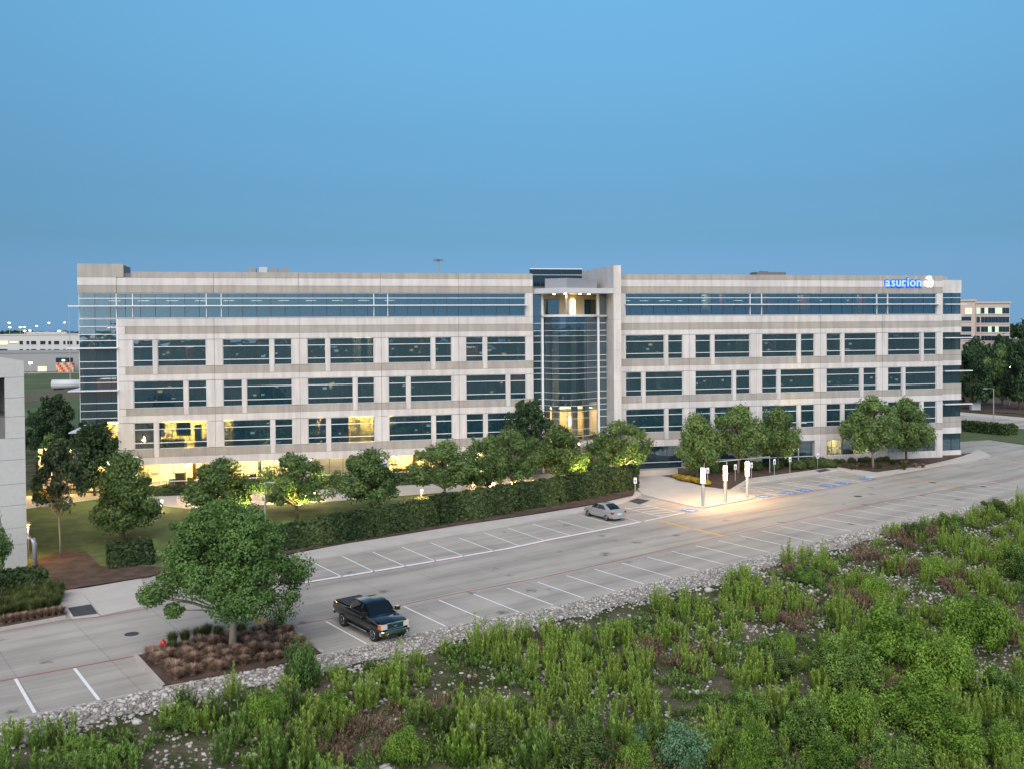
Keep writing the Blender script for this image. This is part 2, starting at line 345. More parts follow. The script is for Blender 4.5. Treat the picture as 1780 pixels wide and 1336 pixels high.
def rawmesh(name, v, f, tint=None):
    me = bpy.data.meshes.new(name); nv, nf, k = len(v), len(f), f.shape[1]
    me.vertices.add(nv); me.vertices.foreach_set('co', np.asarray(v, np.float32).ravel())
    me.loops.add(nf * k); me.loops.foreach_set('vertex_index', np.asarray(f, np.int32).ravel())
    me.polygons.add(nf); me.polygons.foreach_set('loop_start', np.arange(nf, dtype=np.int32) * k)
    if tint is not None:
        at = me.attributes.new('tint', 'FLOAT', 'FACE'); at.data.foreach_set('value', np.asarray(tint, np.float32))
    me.update(calc_edges=True); return me
def sph(N):
    d = rng.normal(0, 1, (N, 3)); return d / np.linalg.norm(d, axis=1)[:, None]
def tree_meshes(name, nclump, nleaf, leaf, m, mb, trunk=.30, cr_=.42, style='round', seed=0, clr=.20, bark_r=.022, skew=0.0):
    """unit-height tree: trunk + limbs mesh, crown mesh"""
    r_ = random.Random(seed); C = []
    for i in range(nclump):
        for _ in range(60):
            h = r_.random(); 
            if style == 'round': rad = math.sin(math.pi * min(1, (h * .92 + .10))) ** .6
            elif style == 'dome': rad = (max(0, 1 - h) ** .55) * (1 if h > .12 else .72 + h * 2.3)
            elif style == 'cone': rad = (1 - h) ** .65 * min(1, h * 4 + .35)
            elif style == 'pine': rad = (.55 + .45 * math.sin(math.pi * h)) * (1 - .5 * h)
            else: rad = math.sin(math.pi * (h * .8 + .2)) ** .5
            a = r_.random() * 6.283; q = math.sqrt(r_.random()) * rad
            p = (math.cos(a) * q * cr_ + skew, math.sin(a) * q * cr_, trunk + (1 - trunk) * (.06 + .86 * h))
            rr = clr * (.55 + .75 * r_.random()) * cr_ / .5
            if all((p[0] - o[0]) ** 2 + (p[1] - o[1]) ** 2 + (p[2] - o[2]) ** 2 > (.45 * rr) ** 2 for o, _ in C): break
        C.append((p, rr))
    for i in range(nclump // 3):
        p, rr = C[r_.randrange(nclump)]; q = math.hypot(p[0], p[1]) + .01; ex = r_.uniform(.03, .09)
        C.append(((p[0] + p[0] / q * ex * cr_ * 2, p[1] + p[1] / q * ex * cr_ * 2, min(1.0, p[2] + r_.uniform(.02, .11))), rr * .42))
    T = MB(); bend = [(0, 0, 0)]
    for i in range(1, 7): bend.append((bend[-1][0] + r_.uniform(-.012, .012), bend[-1][1] + r_.uniform(-.012, .012), i / 6 * .86))
    T.tube(bend, [bark_r * (1.25 if i == 0 else 1 - .14 * i) for i in range(7)], 7)
    for p, rr in C:
        zb = max(trunk * .8, min(.8, p[2] - .12 - .5 * math.hypot(p[0], p[1]))); k = zb / .86 * 6; i0 = int(min(5, k)); fr = k - i0
        a = [bend[i0][j] * (1 - fr) + bend[i0 + 1][j] * fr for j in range(3)]
        mid = [(a[j] * .5 + p[j] * .5) + (.02 if j == 2 else 0) for j in range(3)]
        T.tube([a, mid, p], [bark_r * .34, bark_r * .22, bark_r * .08], 4, False)
    me_t = bpy.data.meshes.new(name + '_trunk'); me_t.from_pydata(T.v, [], T.f); smooth(me_t); me_t.materials.append(mb)
    cs, ns, ts, ss = [], [], [], []
    per0 = nleaf // nclump
    for ci, (p, rr) in enumerate(C):
        per = per0 if ci < nclump else per0 // 4
        d = sph(per); q = rr * (.35 + .7 * rng.random(per) ** .6)[:, None]; sq = np.array([1, 1, .78])
        lob = 1 + .22 * np.sin(d[:, :1] * 5 + r_.random() * 6) * np.cos(d[:, 1:2] * 6 + r_.random() * 6)
        cs.append(np.array(p) + d * q * sq * lob); nn = d * [1, 1, 1] + [0, 0, .45]; ns.append(nn)
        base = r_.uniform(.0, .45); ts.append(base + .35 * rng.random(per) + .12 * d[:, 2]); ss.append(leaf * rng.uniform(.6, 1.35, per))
    me_c = quadcloud(name + '_crown', np.concatenate(cs), np.concatenate(ns), np.concatenate(ss), np.clip(np.concatenate(ts), 0, 1), m)
    return me_t, me_c
TV = {}
TV['oak'] = tree_meshes('oak', 120, 78000, .0128, M_oak, M_bark2, trunk=.28, cr_=.60, style='dome', seed=3, clr=.088, bark_r=.027, skew=-.035)
TV['row_a'] = tree_meshes('row_a', 62, 15000, .0225, M_row, M_bark, trunk=.22, cr_=.5, style='egg', seed=11, clr=.125)
TV['row_b'] = tree_meshes('row_b', 60, 18000, .0225, M_row, M_bark, trunk=.25, cr_=.5, style='dome', seed=12, clr=.125)
TV['row_c'] = tree_meshes('row_c', 62, 18000, .0225, M_row, M_bark, trunk=.16, cr_=.5, style='cone', seed=13, clr=.13)
TV['row_d'] = tree_meshes('row_d', 66, 15000, .0225, M_row, M_bark2, trunk=.26, cr_=.5, style='round', seed=14, clr=.12)
TV['pine'] = tree_meshes('pine', 70, 7500, .021, M_pine, M_bark2, trunk=.42, cr_=.40, style='pine', seed=15, clr=.10, bark_r=.014)
TV['dark'] = tree_meshes('dark', 60, 13000, .030, M_dark, M_bark, trunk=.14, cr_=.5, style='egg', seed=16, clr=.13)
TV['far'] = tree_meshes('far', 34, 4200, .055, M_dark, M_bark, trunk=.10, cr_=.5, style='round', seed=17, clr=.15)
TV['far_b'] = tree_meshes('far_b', 34, 4200, .055, M_row, M_bark, trunk=.10, cr_=.5, style='egg', seed=18, clr=.15)
def tree(kind, x, y, H, Wd, label, group=None, z=0.0, rz=None, name='tree'):
    t = empty(name, (x, y, z), random.random() * 6.28 if rz is None else rz); f_ = .84 if kind == 'oak' else 1.06; t.scale = (Wd * f_, Wd * f_, H)
    link('trunk', TV[kind][0], t); link('crown', TV[kind][1], t)
    return tag(t, label, 'tree', group)

# ------------------------------------------------------------------ terrain
EDGE_PX = [(0, 1253.8), (283, 1194), (562.7, 1136), (790.6, 1085), (920, 1061), (1047, 1032.6), (1276, 977), (1488.8, 923), (1634, 888), (1780, 860)]
EDGE = [G2(*p) for p in EDGE_PX]
d0 = np.array(EDGE[0]) - np.array(EDGE[2]); d0 /= np.linalg.norm(d0); d1 = np.array(EDGE[-1]) - np.array(EDGE[-3]); d1 /= np.linalg.norm(d1)
EDGE = [tuple(np.array(EDGE[0]) + d0 * 40)] + EDGE + [tuple(np.array(EDGE[-1]) + d1 * 60)]
EA = np.array(EDGE)
def edge_dist(x, y):                    # signed metres past the lot's near edge, positive towards the bank
    x = np.asarray(x, float); y = np.asarray(y, float); best = np.full(x.shape, 1e9); sg = np.ones(x.shape)
    for i in range(len(EA) - 1):
        a, b = EA[i], EA[i + 1]; v = b - a; L2 = v @ v
        t = ((x - a[0]) * v[0] + (y - a[1]) * v[1]) / L2
        lo = -1e9 if i == 0 else 0; hi = 1e9 if i == len(EA) - 2 else 1
        t = np.clip(t, lo, hi); dx = x - a[0] - t * v[0]; dy = y - a[1] - t * v[1]; dd = np.hypot(dx, dy)
        s = -(v[0] * dy - v[1] * dx); m = dd < best; best = np.where(m, dd, best); sg = np.where(m, np.sign(s), sg)
    return best * sg
def bank_z(x, y):
    t = edge_dist(x, y); tt = np.clip(t - .8, 0, 60)
    z = -.05 - np.where(tt < 24, .19 * tt, .19 * 24) - .04 * np.clip(tt, 0, 3)
    z = z + np.where(t > 2, .16 * np.sin(np.asarray(x) * .7 + np.asarray(y) * .35) * np.sin(np.asarray(y) * .55 - np.asarray(x) * .2), 0)
    back = np.clip((t - 55) / 20, 0, 1); z = z * (1 - back) - .06 * back
    return z
gx = np.concatenate([[-4000, -2000, -900, -400, -200, -120, -80], np.arange(-60, 96, 1.5), [110, 140, 200, 400, 900, 2000, 4000]])
gy = np.concatenate([[-3000, -800, -200, -80, -40], np.arange(-30, 112, 1.5), [120, 140, 200, 400, 900, 2000, 4500, 7000]])
XX, YY = np.meshgrid(gx, gy); ZZ = bank_z(XX, YY); nx_ = len(gx)
ii = np.arange((len(gy) - 1) * (nx_ - 1)); r0 = ii // (nx_ - 1) * nx_ + ii % (nx_ - 1)
ground_me = rawmesh('ground', np.stack([XX.ravel(), YY.ravel(), ZZ.ravel()], 1), np.stack([r0, r0 + 1, r0 + 1 + nx_, r0 + nx_], 1))
def ground_material():
    m = bpy.data.materials.new('ground_soil_grass'); m.use_nodes = True; n = m.node_tree.nodes; l = m.node_tree.links; p = n['Principled BSDF']; p.inputs['Roughness'].default_value = .95; p.inputs['Specular IOR Level'].default_value = .1
    ge = n.new('ShaderNodeNewGeometry'); sx = n.new('ShaderNodeSeparateXYZ'); l.new(ge.outputs['Position'], sx.inputs[0])
    def noise(sc, d=6):
        no = n.new('ShaderNodeTexNoise'); no.inputs['Scale'].default_value = sc; no.inputs['Detail'].default_value = d; l.new(ge.outputs['Position'], no.inputs['Vector']); return no
    def ramp(src, a, b, pa, pb):
        r = n.new('ShaderNodeValToRGB'); r.color_ramp.elements[0].position = pa; r.color_ramp.elements[1].position = pb; r.color_ramp.elements[0].color = (*a, 1); r.color_ramp.elements[1].color = (*b, 1); l.new(src, r.inputs[0]); return r.outputs[0]
    bank = ramp(noise(.45).outputs['Fac'], (.048, .062, .024), (.125, .108, .082), .42, .66)
    far = ramp(noise(.02).outputs['Fac'], (.045, .07, .03), (.20, .20, .18), .42, .66)
    lt = n.new('ShaderNodeMath'); lt.operation = 'LESS_THAN'; lt.inputs[1].default_value = -.04; l.new(sx.outputs[2], lt.inputs[0])
    mm = n.new('ShaderNodeMix'); mm.data_type = 'RGBA'; l.new(lt.outputs[0], mm.inputs[0]); l.new(far, mm.inputs[6]); l.new(bank, mm.inputs[7]); l.new(mm.outputs[2], p.inputs['Base Color'])
    nb = noise(6, 5); bp = n.new('ShaderNodeBump'); bp.inputs['Distance'].default_value = .12; l.new(lt.outputs[0], bp.inputs['Strength']); l.new(nb.outputs['Fac'], bp.inputs['Height']); l.new(bp.outputs[0], p.inputs['Normal'])
    return m
ground_me.materials.append(ground_material()); tag(link('ground', ground_me), kind='structure')

# ------------------------------------------------------------------ parking lot, kerbs, markings
far_px = [(0, 1060), (250, 1000), (511, 955), (920, 890), (1103, 845), (1300, 822), (1455, 806), (1640, 785), (1668, 752)]
lot_pts = EDGE[:-1] + [(115, 150), (150, 190), (100, 168)] + [G2(*p) for p in far_px[::-1]] + [(-75, 40)]
lot = tag(sheet('parking_lot', lot_pts, 0.0, M_conc, thick=.4), kind='structure')
strip_mesh('lot_edge_lip', EDGE[:-1], .16, .05, M_curb, lot, .25, side=-.06)
ZM = .006
def line(name, a, b, w, m, z=ZM, par=lot):
    return strip_mesh(name, [G2(*a), G2(*b)], w, z, m, par)
C6 = lambda x, y: (440 + x / 3.7083, 740 + y / 3.7083); C7 = lambda x, y: (880 + x / 3.7083, 720 + y / 3.7083)
C8 = lambda x, y: (1300 + x / 3.7083, 660 + y / 3.7083); CB = lambda x, y: (x / 3.7083, 976 + y / 3.7083)
near = [(CB(100, 752), CB(225, 972)), (CB(480, 685), CB(638, 888)), ((566.7, 1079.3), (638.2, 1118.4)), ((634, 1066), (709, 1104))]
near += [(C6(*a[:2]), C6(*a[2:])) for a in [(970, 1160, 1260, 1298), (1198, 1120, 1497, 1247), (1420, 1080, 1722, 1200)]]
near += [(C7(*a[:2]), C7(*a[2:])) for a in [(5, 1117, 308, 1228), (203, 1078, 515, 1187), (390, 1036, 710, 1137), (570, 995, 888, 1090), (745, 955, 1060, 1046), (910, 917, 1240, 1003), (1067, 880, 1400, 962), (1222, 843, 1552, 923), (1366, 810, 1700, 887)]]
near += [((1286, 930), (1376, 949.5))] + [(C8(*a[:2]), C8(*a[2:])) for a in [(88, 970, 418, 1040), (215, 943, 548, 1005), (338, 912, 672, 975), (455, 885, 795, 942)]]
for i, (a, b) in enumerate(near): line('stall_line', a, b, .16 if i < 2 else .11, M_wpaint)
# stalls further along repeat at nine feet
pA = np.array(G2(*near[-2][0])); pB = np.array(G2(*near[-1][0])); st = (pB - pA); qv = np.array(G2(*near[-1][1])) - pB
for i in range(1, 12):
    a = pB + st * i; strip_mesh('stall_line', [tuple(a), tuple(a + qv * 1.02)], .10, ZM, M_wpaint, lot)
far = [(C6(*a[:2]), C6(*a[2:])) for a in [(368, 868, 575, 970), (575, 838, 783, 938), (770, 810, 985, 903), (960, 778, 1180, 870), (1145, 750, 1370, 842), (1325, 718, 1555, 805), (1490, 686, 1717, 770), (1640, 655, 1880, 736)]]
far += [(C7(170, 705), C7(410, 775)), (C7(330, 680), C7(565, 745)), (C7(480, 650), C7(720, 712)), (C7(760, 658), C7(850, 688))]
for a, b in far: line('stall_line', a, b, .10, M_wpaint)
band = [(525, 1012), (620, 997), (700, 983.5), (800, 966.5), (880, 953), (960, 936), (1040, 921), (1114, 906)]
strip_mesh('white_band', [G2(*p) for p in band], .34, ZM, M_wpaint, lot)
strip_mesh('red_line', [G2(*p) for p in band], .10, ZM, M_rpaint, lot, side=-.28)
strip_mesh('white_band', [G2(1120, 905), G2(1190, 890)], .22, ZM + .001, M_wpaint, lot)
strip_mesh('red_line', [G2(*p) for p in [(-120, 1205), (0, 1183), (120, 1161), (232, 1139.7)]], .12, ZM, M_rpaint, lot)
strip_mesh('red_line', [G2(*p) for p in [(500, 1088), (600, 1069.5), (700, 1050), (820, 1025.5), (940, 1003), (1080, 972), (1200, 944), (1300, 922.5), (1420, 895), (1560, 867), (1680, 844), (1780, 826), (1850, 815)]], .11, ZM, M_rpaint, lot)
strip_mesh('red_line', [G2(*p) for p in [(-60, 1108), (0, 1097.5), (116, 1076.5), (175, 1071), (255, 1057.5)]], .12, ZM, M_rpaint, lot)
strip_mesh('red_line', [G2(*p) for p in [(1325, 869), (1420, 852), (1518, 833.5), (1600, 817), (1680, 801), (1722, 793)]], .13, ZM, M_rpaint, lot)
for a, b, w in [((1146, 903.5), (1198, 917), .45), ((1207, 918.5), (1265, 932.5), .4), ((430, 1066), (474, 1089), .75), ((1556, 830), (1678, 847), .35), ((1722, 799), (1790, 806), .35)]:
    strip_mesh('yellow_line', [G2(*a), G2(*b)], w, ZM, M_ypaint, lot)
# accessible bays: blue squares with a white wheelchair mark, hatched aisles
def accessible_mark(px):
    c = Vector(G2(*px)); u = Vector((math.cos(.66), math.sin(.66))); v = Vector((-u.y, u.x))
    b = sheet('blue_square', [tuple(c + u * a + v * b_) for a, b_ in ((-.75, -.75), (.75, -.75), (.75, .75), (-.75, .75))], ZM, M_bpaint, lot)
    w = MB(); pts = []
    for i in range(14):
        a = math.radians(-150 + i * 22); pts.append(c + u * (.30 * math.cos(a) - .02) + v * (.30 * math.sin(a) - .18))
    q = strip([tuple(p) for p in pts], .09); k = len(q) // 2
    vs = [(a[0], a[1], ZM + .004) for a in q[:k]] + [(a[0], a[1], ZM + .004) for a in q[k:][::-1]]; fs = [(i, i + 1, k + i + 1, k + i) for i in range(k - 1)]
    for (a0, b0, a1, b1, w_) in ((-.05, .42, -.03, -.1, .13), (-.03, -.1, .3, -.12, .1), (.3, -.12, .42, -.45, .1), (-.05, .15, .22, .15, .08)):
        n = len(vs); P0 = c + u * a0 + v * b0; P1 = c + u * a1 + v * b1; t = (P1 - P0).normalized(); nn = Vector((-t.y, t.x)) * w_ / 2
        vs += [(*(P0 - nn), ZM + .005), (*(P1 - nn), ZM + .005), (*(P1 + nn), ZM + .005), (*(P0 + nn), ZM + .005)]; fs.append((n, n + 1, n + 2, n + 3))
    hd = len(vs); H = c + u * -.05 + v * .55
    vs += [(H.x + .1 * math.cos(i * .785), H.y + .1 * math.sin(i * .785), ZM + .005) for i in range(8)]; fs.append(tuple(range(hd, hd + 8)))
    mesh('wheelchair_mark', vs, fs, M_wpaint, b)
for p in [(1198, 886.4), (1325.6, 862), (1369.6, 855.5), (1397.6, 851), (1439, 843.4), (1466.4, 838.5), (1507, 831.5)]: accessible_mark(p)
def hatch(a0, a1, b0, b1, n):            # two long sides and slanting bars
    A0, A1, B0, B1 = [np.array(G2(*p)) for p in (a0, a1, b0, b1)]
    strip_mesh('aisle_line', [tuple(A0), tuple(A1)], .1, ZM, M_wpaint, lot); strip_mesh('aisle_line', [tuple(B0), tuple(B1)], .1, ZM, M_wpaint, lot)
    for i in range(n):
        t = (i + .35) / n; t2 = min(1, t + .16); strip_mesh('aisle_bar', [tuple(A0 + (A1 - A0) * t), tuple(B0 + (B1 - B0) * t2)], .13, ZM + .002, M_wpaint, lot)
hatch((1085, 882), (1151, 897.4), (1114.6, 875), (1187.4, 891), 5)
hatch((1285, 845.5), (1352, 861), (1303, 843), (1371, 857), 5)
hatch(C8(190, 662), C8(430, 705), C8(215, 648), C8(495, 697), 5)
hatch(C8(440, 622), C8(670, 662), C8(470, 610), C8(740, 655), 5)
for a, b in [(C8(100, 680), C8(335, 718)), (C8(370, 640), C8(590, 675))]: line('stall_line', a, b, .1, M_wpaint)
def manhole(px, r, m=M_asph):
    c = G2(*px); o = MB().lathe([(r, -.02), (r, .008), (r * .86, .010), (r * .84, .004)], k=20).build('manhole_cover', m); o.location = (c[0], c[1], 0)
    return o
for px, r, lb in [((229, 1101), .42, 'round dark manhole cover in the lane left of the red hydrant'), ((1491.5, 861.7), .42, 'round dark manhole cover in the lane before the accessible bays'),
                  ((1621, 838), .4, 'round dark manhole cover near the far right lane crossing'), ((1709, 845), .3, 'small dark utility cover in the near bays at far right')]:
    tag(manhole(px, r), lb, 'manhole', 'manhole covers in the lot')

# raised sidewalk along the far bays
def walk(name, px, m=M_walk, z=.13, th=.3): return tag(sheet(name, [G2(*p) for p in px], z, m, thick=th), kind='structure')
walk('sidewalk', [(511, 963.8), (600, 947), (700, 931), (800, 914.5), (920, 897), (1020, 881), (1100, 863), (1104, 855), (1117, 858), (1085, 873), (1015, 889), (930, 905), (882, 914.6), (780, 931), (700, 945.5), (600, 963), (522, 977)])
plaza = walk('entrance_plaza', [(1098, 838), (1103, 828), (1168, 828), (1185, 836), (1225, 846.7), (1268, 852), (1293, 858), (1315.5, 864.3), (1300, 869), (1262, 876), (1224, 883), (1205, 881), (1145.6, 867.8), (1117, 860)])
walk('sidewalk', [(1268, 852), (1300, 832.6), (1453.7, 812.4), (1523.8, 821.8), (1600, 811), (1650, 800), (1675, 793), (1690, 786), (1700, 782), (1717, 789), (1722, 793), (1700, 799), (1650, 807), (1520, 829), (1506, 829), (1455, 818), (1440, 819.5), (1300, 840.7), (1285, 850)])
walk('ramp_walk', [(92, 1028), (138, 1023), (173, 1070), (126, 1075), (114, 1062)], z=.05, th=.2)
sheet('ramp_mat', [G2(*p) for p in [(118, 1057), (158, 1050.5), (170, 1067), (128, 1072.5)]], .056, M_asph)['kind'] = 'structure'
walk('side_slab', [(138, 1023), (245, 1005), (262, 1050), (175, 1069)], z=.03, th=.1)
strip_mesh('kerb', [G2(*p) for p in [(-90, 1112), (0, 1094), (114, 1073)]], .2, .14, M_curb, None, .3)['kind'] = 'structure'
sheet('tactile_mat', [G2(*p) for p in [(1417, 819), (1434, 815.5), (1445, 818), (1425, 822)]], .136, M_asph)['kind'] = 'structure'
sheet('tactile_mat', [G2(*p) for p in [(1234, 846.5), (1250, 844), (1270, 848), (1252, 851)]], .137, M_asph)['kind'] = 'structure'
sheet('tactile_mat', [G2(*p) for p in [(1092, 870), (1108, 865.5), (1130, 869), (1112, 876)]], .012, M_asph)['kind'] = 'structure'

# lawn, beds and walks by the building
tag(sheet('lawn', [(-75, 85)] + [G2(*p) for p in [(40, 880), (170, 868), (330, 885), (560, 873), (830, 852), (1000, 838), (1098, 838), (1098, 852), (900, 893), (520, 957), (250, 1000), (60, 1000)]] + [(-75, 62)], .09, M_lawn, thick=.3), kind='structure')
tag(sheet('mulch_bed', [G2(*p) for p in [(40, 1040), (60, 975), (110, 958), (150, 960), (175, 985), (262, 985), (300, 990), (260, 1003), (140, 1022), (94, 1030)]], .105, M_mulch), kind='structure')
tag(sheet('mulch_bed', [G2(*p) for p in [(440, 978), (511, 962), (700, 929.5), (920, 895), (1020, 879), (1102, 861), (1108, 848), (1098, 845), (920, 880), (700, 915), (500, 950)]], .11, M_mulch), kind='structure')
tag(sheet('mulch_bed', [G2(*p) for p in [(1172, 832), (1228, 846), (1270, 851), (1300, 832), (1453, 811), (1523, 820.5), (1600, 810), (1650, 799), (1675, 792)]] + [fw(66, -3), fw(55, -.5), fw(15, -.3)], .15, M_mulch, thick=.2), kind='structure')
tag(sheet('garden_walk', [(-80, 108)] + [G2(*p) for p in [(40, 886), (170, 868), (330, 885), (560, 873), (830, 852), (1000, 838), (1098, 838), (1103, 826), (1170, 826)]] + [fw(16, 1.5), fw(16, -.3), fw(-47, -.3), fw(-60, 0)], .10, M_walk, thick=.2), kind='structure')
isl = [G2(*p) for p in [(235, 1141), (500, 1088), (560, 1136), (480, 1157), (283, 1194)]]
tag(sheet('planted_island', isl, .12, M_mulch, thick=.3), kind='structure')
kb = strip_mesh('kerb', [isl[4], isl[0]], .22, .16, M_curb, None, .3); kb['kind'] = 'structure'
strip_mesh('kerb', [isl[0], isl[1]], .18, .13, M_curb, None, .3)['kind'] = 'structure'
strip_mesh('kerb', [isl[1], isl[2]], .2, .16, M_curb, None, .3)['kind'] = 'structure'
tag(sheet('far_field', [(-420, 150), (-62, 150), (-62, 403), (-420, 403)], -.02, M_field), kind='structure')
# access road and verge right of the building
tag(sheet('verge', [G2(*p) for p in [(1655, 768), (1720, 764), (1790, 774), (1900, 780), (1900, 752), (1780, 746), (1660, 737)]], .12, M_field, thick=.3), kind='structure')
tag(sheet('access_road', [G2(*p) for p in [(1640, 738), (1780, 747), (1960, 757), (1960, 737), (1780, 727), (1640, 716)]], .03, M_conc), kind='structure')
tag(sheet('sidewalk', [G2(*p) for p in [(1640, 719), (1780, 731), (1960, 744), (1960, 739), (1780, 726), (1640, 714)]], .10, M_walk, thick=.2), kind='structure')
tag(sheet('mulch_bed', [G2(*p) for p in [(1640, 711), (1780, 719), (1900, 727), (1900, 704), (1780, 697), (1640, 690)]], .05, M_mulch), kind='structure')

# ------------------------------------------------------------------ the office building (local: x along facade, y into the building)
SCAM, YD = -DB * math.sin(PHI), DB * math.cos(PHI)
OB = empty('office_building', (0, DB, 0), PHI)
tag(OB, 'long five-storey precast office building with ribbon windows and glazed entrance bay', 'building')
def sv(s, y=0.0): a = KB * s; return SCAM + (a - SCAM) * (YD + y) / YD     # facade reading -> metres, for a piece y metres behind the facade plane
def zv(z, y=0.0): return CAMH + KB * (z - CAMH) * (YD + y) / YD
Z0 = .12
LB = [(-36.87, -30.24), (-28.70, -22.19), (-20.69, -14.16), (-12.73, -6.31), (-4.82, 1.47)]
RB = [(12.39, 18.85), (20.31, 26.71), (28.15, 34.49), (35.98, 42.23), (43.69, 49.93)]
LJ = [-38.26, -29.47, -21.44, -13.44, -5.56, 2.27]
RJ = [11.5, 19.58, 27.43, 35.23, 42.96, 50.75]
ROWS = {5: (19.03, 21.40), 4: (14.43, 16.97), 3: (10.50, 13.06), 2: (6.60, 9.12)}
GTOP, GBOT = 5.10, 2.63
Jg = .017
def panel(s0, s1, z0, z1, m, y0=0.0, y1=.22, par=OB, name='wall_panel'):
    return ubox(name, sv(s0) + Jg, sv(s1) - Jg, y0, y1, zv(z0) + Jg * .6, zv(z1) - Jg * .6, m, par)
def core(s0, s1, z0, z1, y0=.225, y1=.40): return ubox('backing_wall', sv(s0), sv(s1), y0, y1, zv(z0), zv(z1), M_core, OB)
def wing(J, B, left):
    lo, hi = J[0], J[-1]
    bands = [(22.87, 23.45, M_tan, .02), (22.13, 22.87, M_white, 0), (21.42, 22.13, M_tan, .02), (18.25, 19.0, M_white, 0), (17.53, 18.25, M_tan, .02), (16.99, 17.53, M_white, 0),
             (13.68, 14.41, M_tan, .02), (13.08, 13.68, M_white, 0), (9.80, 10.48, M_tan, .02), (9.14, 9.80, M_white, 0), (5.80, 6.58, M_tan, .02), (GTOP, 5.80, M_white, 0)]
    for z0, z1, m, y0 in bands:
        for i in range(5):
            a, b = J[i], J[i + 1]
            if left and i == 0 and z0 == 22.87: a = -36.93
            if left and i == 0 and m is M_tan and z0 < 18.3:
                panel(-38.26, -37.55, z0, z1, M_white); a = -37.55
            panel(a, b, z0, z1, m, y0)
    for z0, z1 in [(21.45, 23.3), (17.0, 18.95), (13.1, 14.38), (9.2, 10.45), (5.15, 6.55)]: core(lo, hi, z0, z1)
    # piers
    for r in (4, 3, 2, 1):
        z0, z1 = ROWS[r] if r > 1 else (GBOT, GTOP)
        z0b, z1b = (z0 + .0, z1) if r > 1 else (GBOT, GTOP - .0)
        for i in range(6):
            a = lo if i == 0 else B[i - 1][1]; b = hi if i == 5 else B[i][0]
            if b - a > .02:
                if 0 < i < 5: panel(a, J[i], z0, z1, M_white); panel(J[i], b, z0, z1, M_white)
                else: panel(a, b, z0, z1, M_white)
                ubox('backing_wall', sv(a) + .05, sv(b) - .05, .225, .5, zv(z0), zv(z1), M_core, OB)
    if left: pass
    else:                                 # white end pier beside the recessed corner
        panel(49.93, 50.75, 19.0, 21.42, M_white); panel(11.5, 12.39, 19.0, 21.42, M_white)
    if left: panel(1.47, 2.27, 19.0, 21.42, M_white)
wing(LJ, LB, True); wing(RJ, RB, False)

WPAN = [0]
def window(s0, s1, z0, z1, verts, hors, y=.16, whites=(), gl=None, name='window', whor=True, fr=.05):
    """frame with panes and mullions; s/z in facade readings"""
    a, b, c, d = sv(s0), sv(s1), zv(z0), zv(z1); m = MB(); e = fr
    m.box(a, a + e, y - .03, y + .08, c, d).box(b - e, b, y - .03, y + .08, c, d).box(a + e, b - e, y - .03, y + .08, c, c + e).box(a + e, b - e, y - .03, y + .08, d - e, d)
    w = m.build(name, M_mull, OB)
    xs = [a + e] + sorted(sv(v) for v in list(verts) + list(whites) if s0 + .12 < v < s1 - .12) + [b - e]; zs = [c + e] + sorted(zv(h_) for h_ in hors) + [d - e]
    for h_ in hors: ubox('mullion', a + e, b - e, y - .10, y + .05, zv(h_) - .035, zv(h_) + .035, M_mull if whor else M_dmull, w)
    for v in verts:
        if s0 + .12 < v < s1 - .12: ubox('mullion', sv(v) - .022, sv(v) + .022, y - .012, y + .06, c + e, d - e, M_dmull, w)
    for v in whites: ubox('mullion', sv(v) - .045, sv(v) + .045, y - .14, y + .06, c + e, d - e, M_mull, w)
    for i in range(len(xs) - 1):
        for j in range(len(zs) - 1):
            p = ubox('pane', xs[i], xs[i + 1], y + .015, y + .03, zs[j], zs[j + 1], gl or M_glass, w)
            p.rotation_euler = (random.gauss(0, .0022), 0, random.gauss(0, .0022))
    return w
PITCHM = 1.338
for B, left in ((LB, True), (RB, False)):
    for r in (4, 3, 2):
        z0, z1 = ROWS[r]; H = z1 - z0; hs_ = (z0 + H * .23, z0 + H * .74)
        for i, (a, b) in enumerate(B):
            small = (i % 2 == 0) if left else (i % 2 == 1)
            if r == 3: small = not small
            p0, p1 = (a + 1.78, a + 2.20) if small else (b - 2.10, b - 1.68)
            verts = [a - .63 + PITCHM * k for k in range(1, 6)]
            window(a, p0, z0, z1, verts, hs_); window(p1, b, z0, z1, verts, hs_)
            zt = {4: 13.70, 3: 9.82, 2: 5.82}[r]
            ubox('window_pier', sv(p0), sv(p1), -.03, .2, zv(zt), zv(z1), M_white, OB)
            ubox('backing_wall', sv(p0) + .04, sv(p1) - .04, .205, .34, zv(z0), zv(z1), M_core, OB)
    # ground floor storefront
    for i, (a, b) in enumerate(B):
        verts = [a - .63 + PITCHM * k for k in range(1, 6)]
        if left: window(a, b, GBOT + .02, GTOP, verts, (3.35,), y=.9, gl=M_glass2, name='storefront', whor=True)
        elif i < 3: window(a, b, GBOT + .02, GTOP, verts, (3.35,), y=.35, name='storefront')
        else:
            window(a, b, 3.35, GTOP, verts, (), y=.2, name='storefront'); panel(a, b, GBOT, 3.35, M_white)
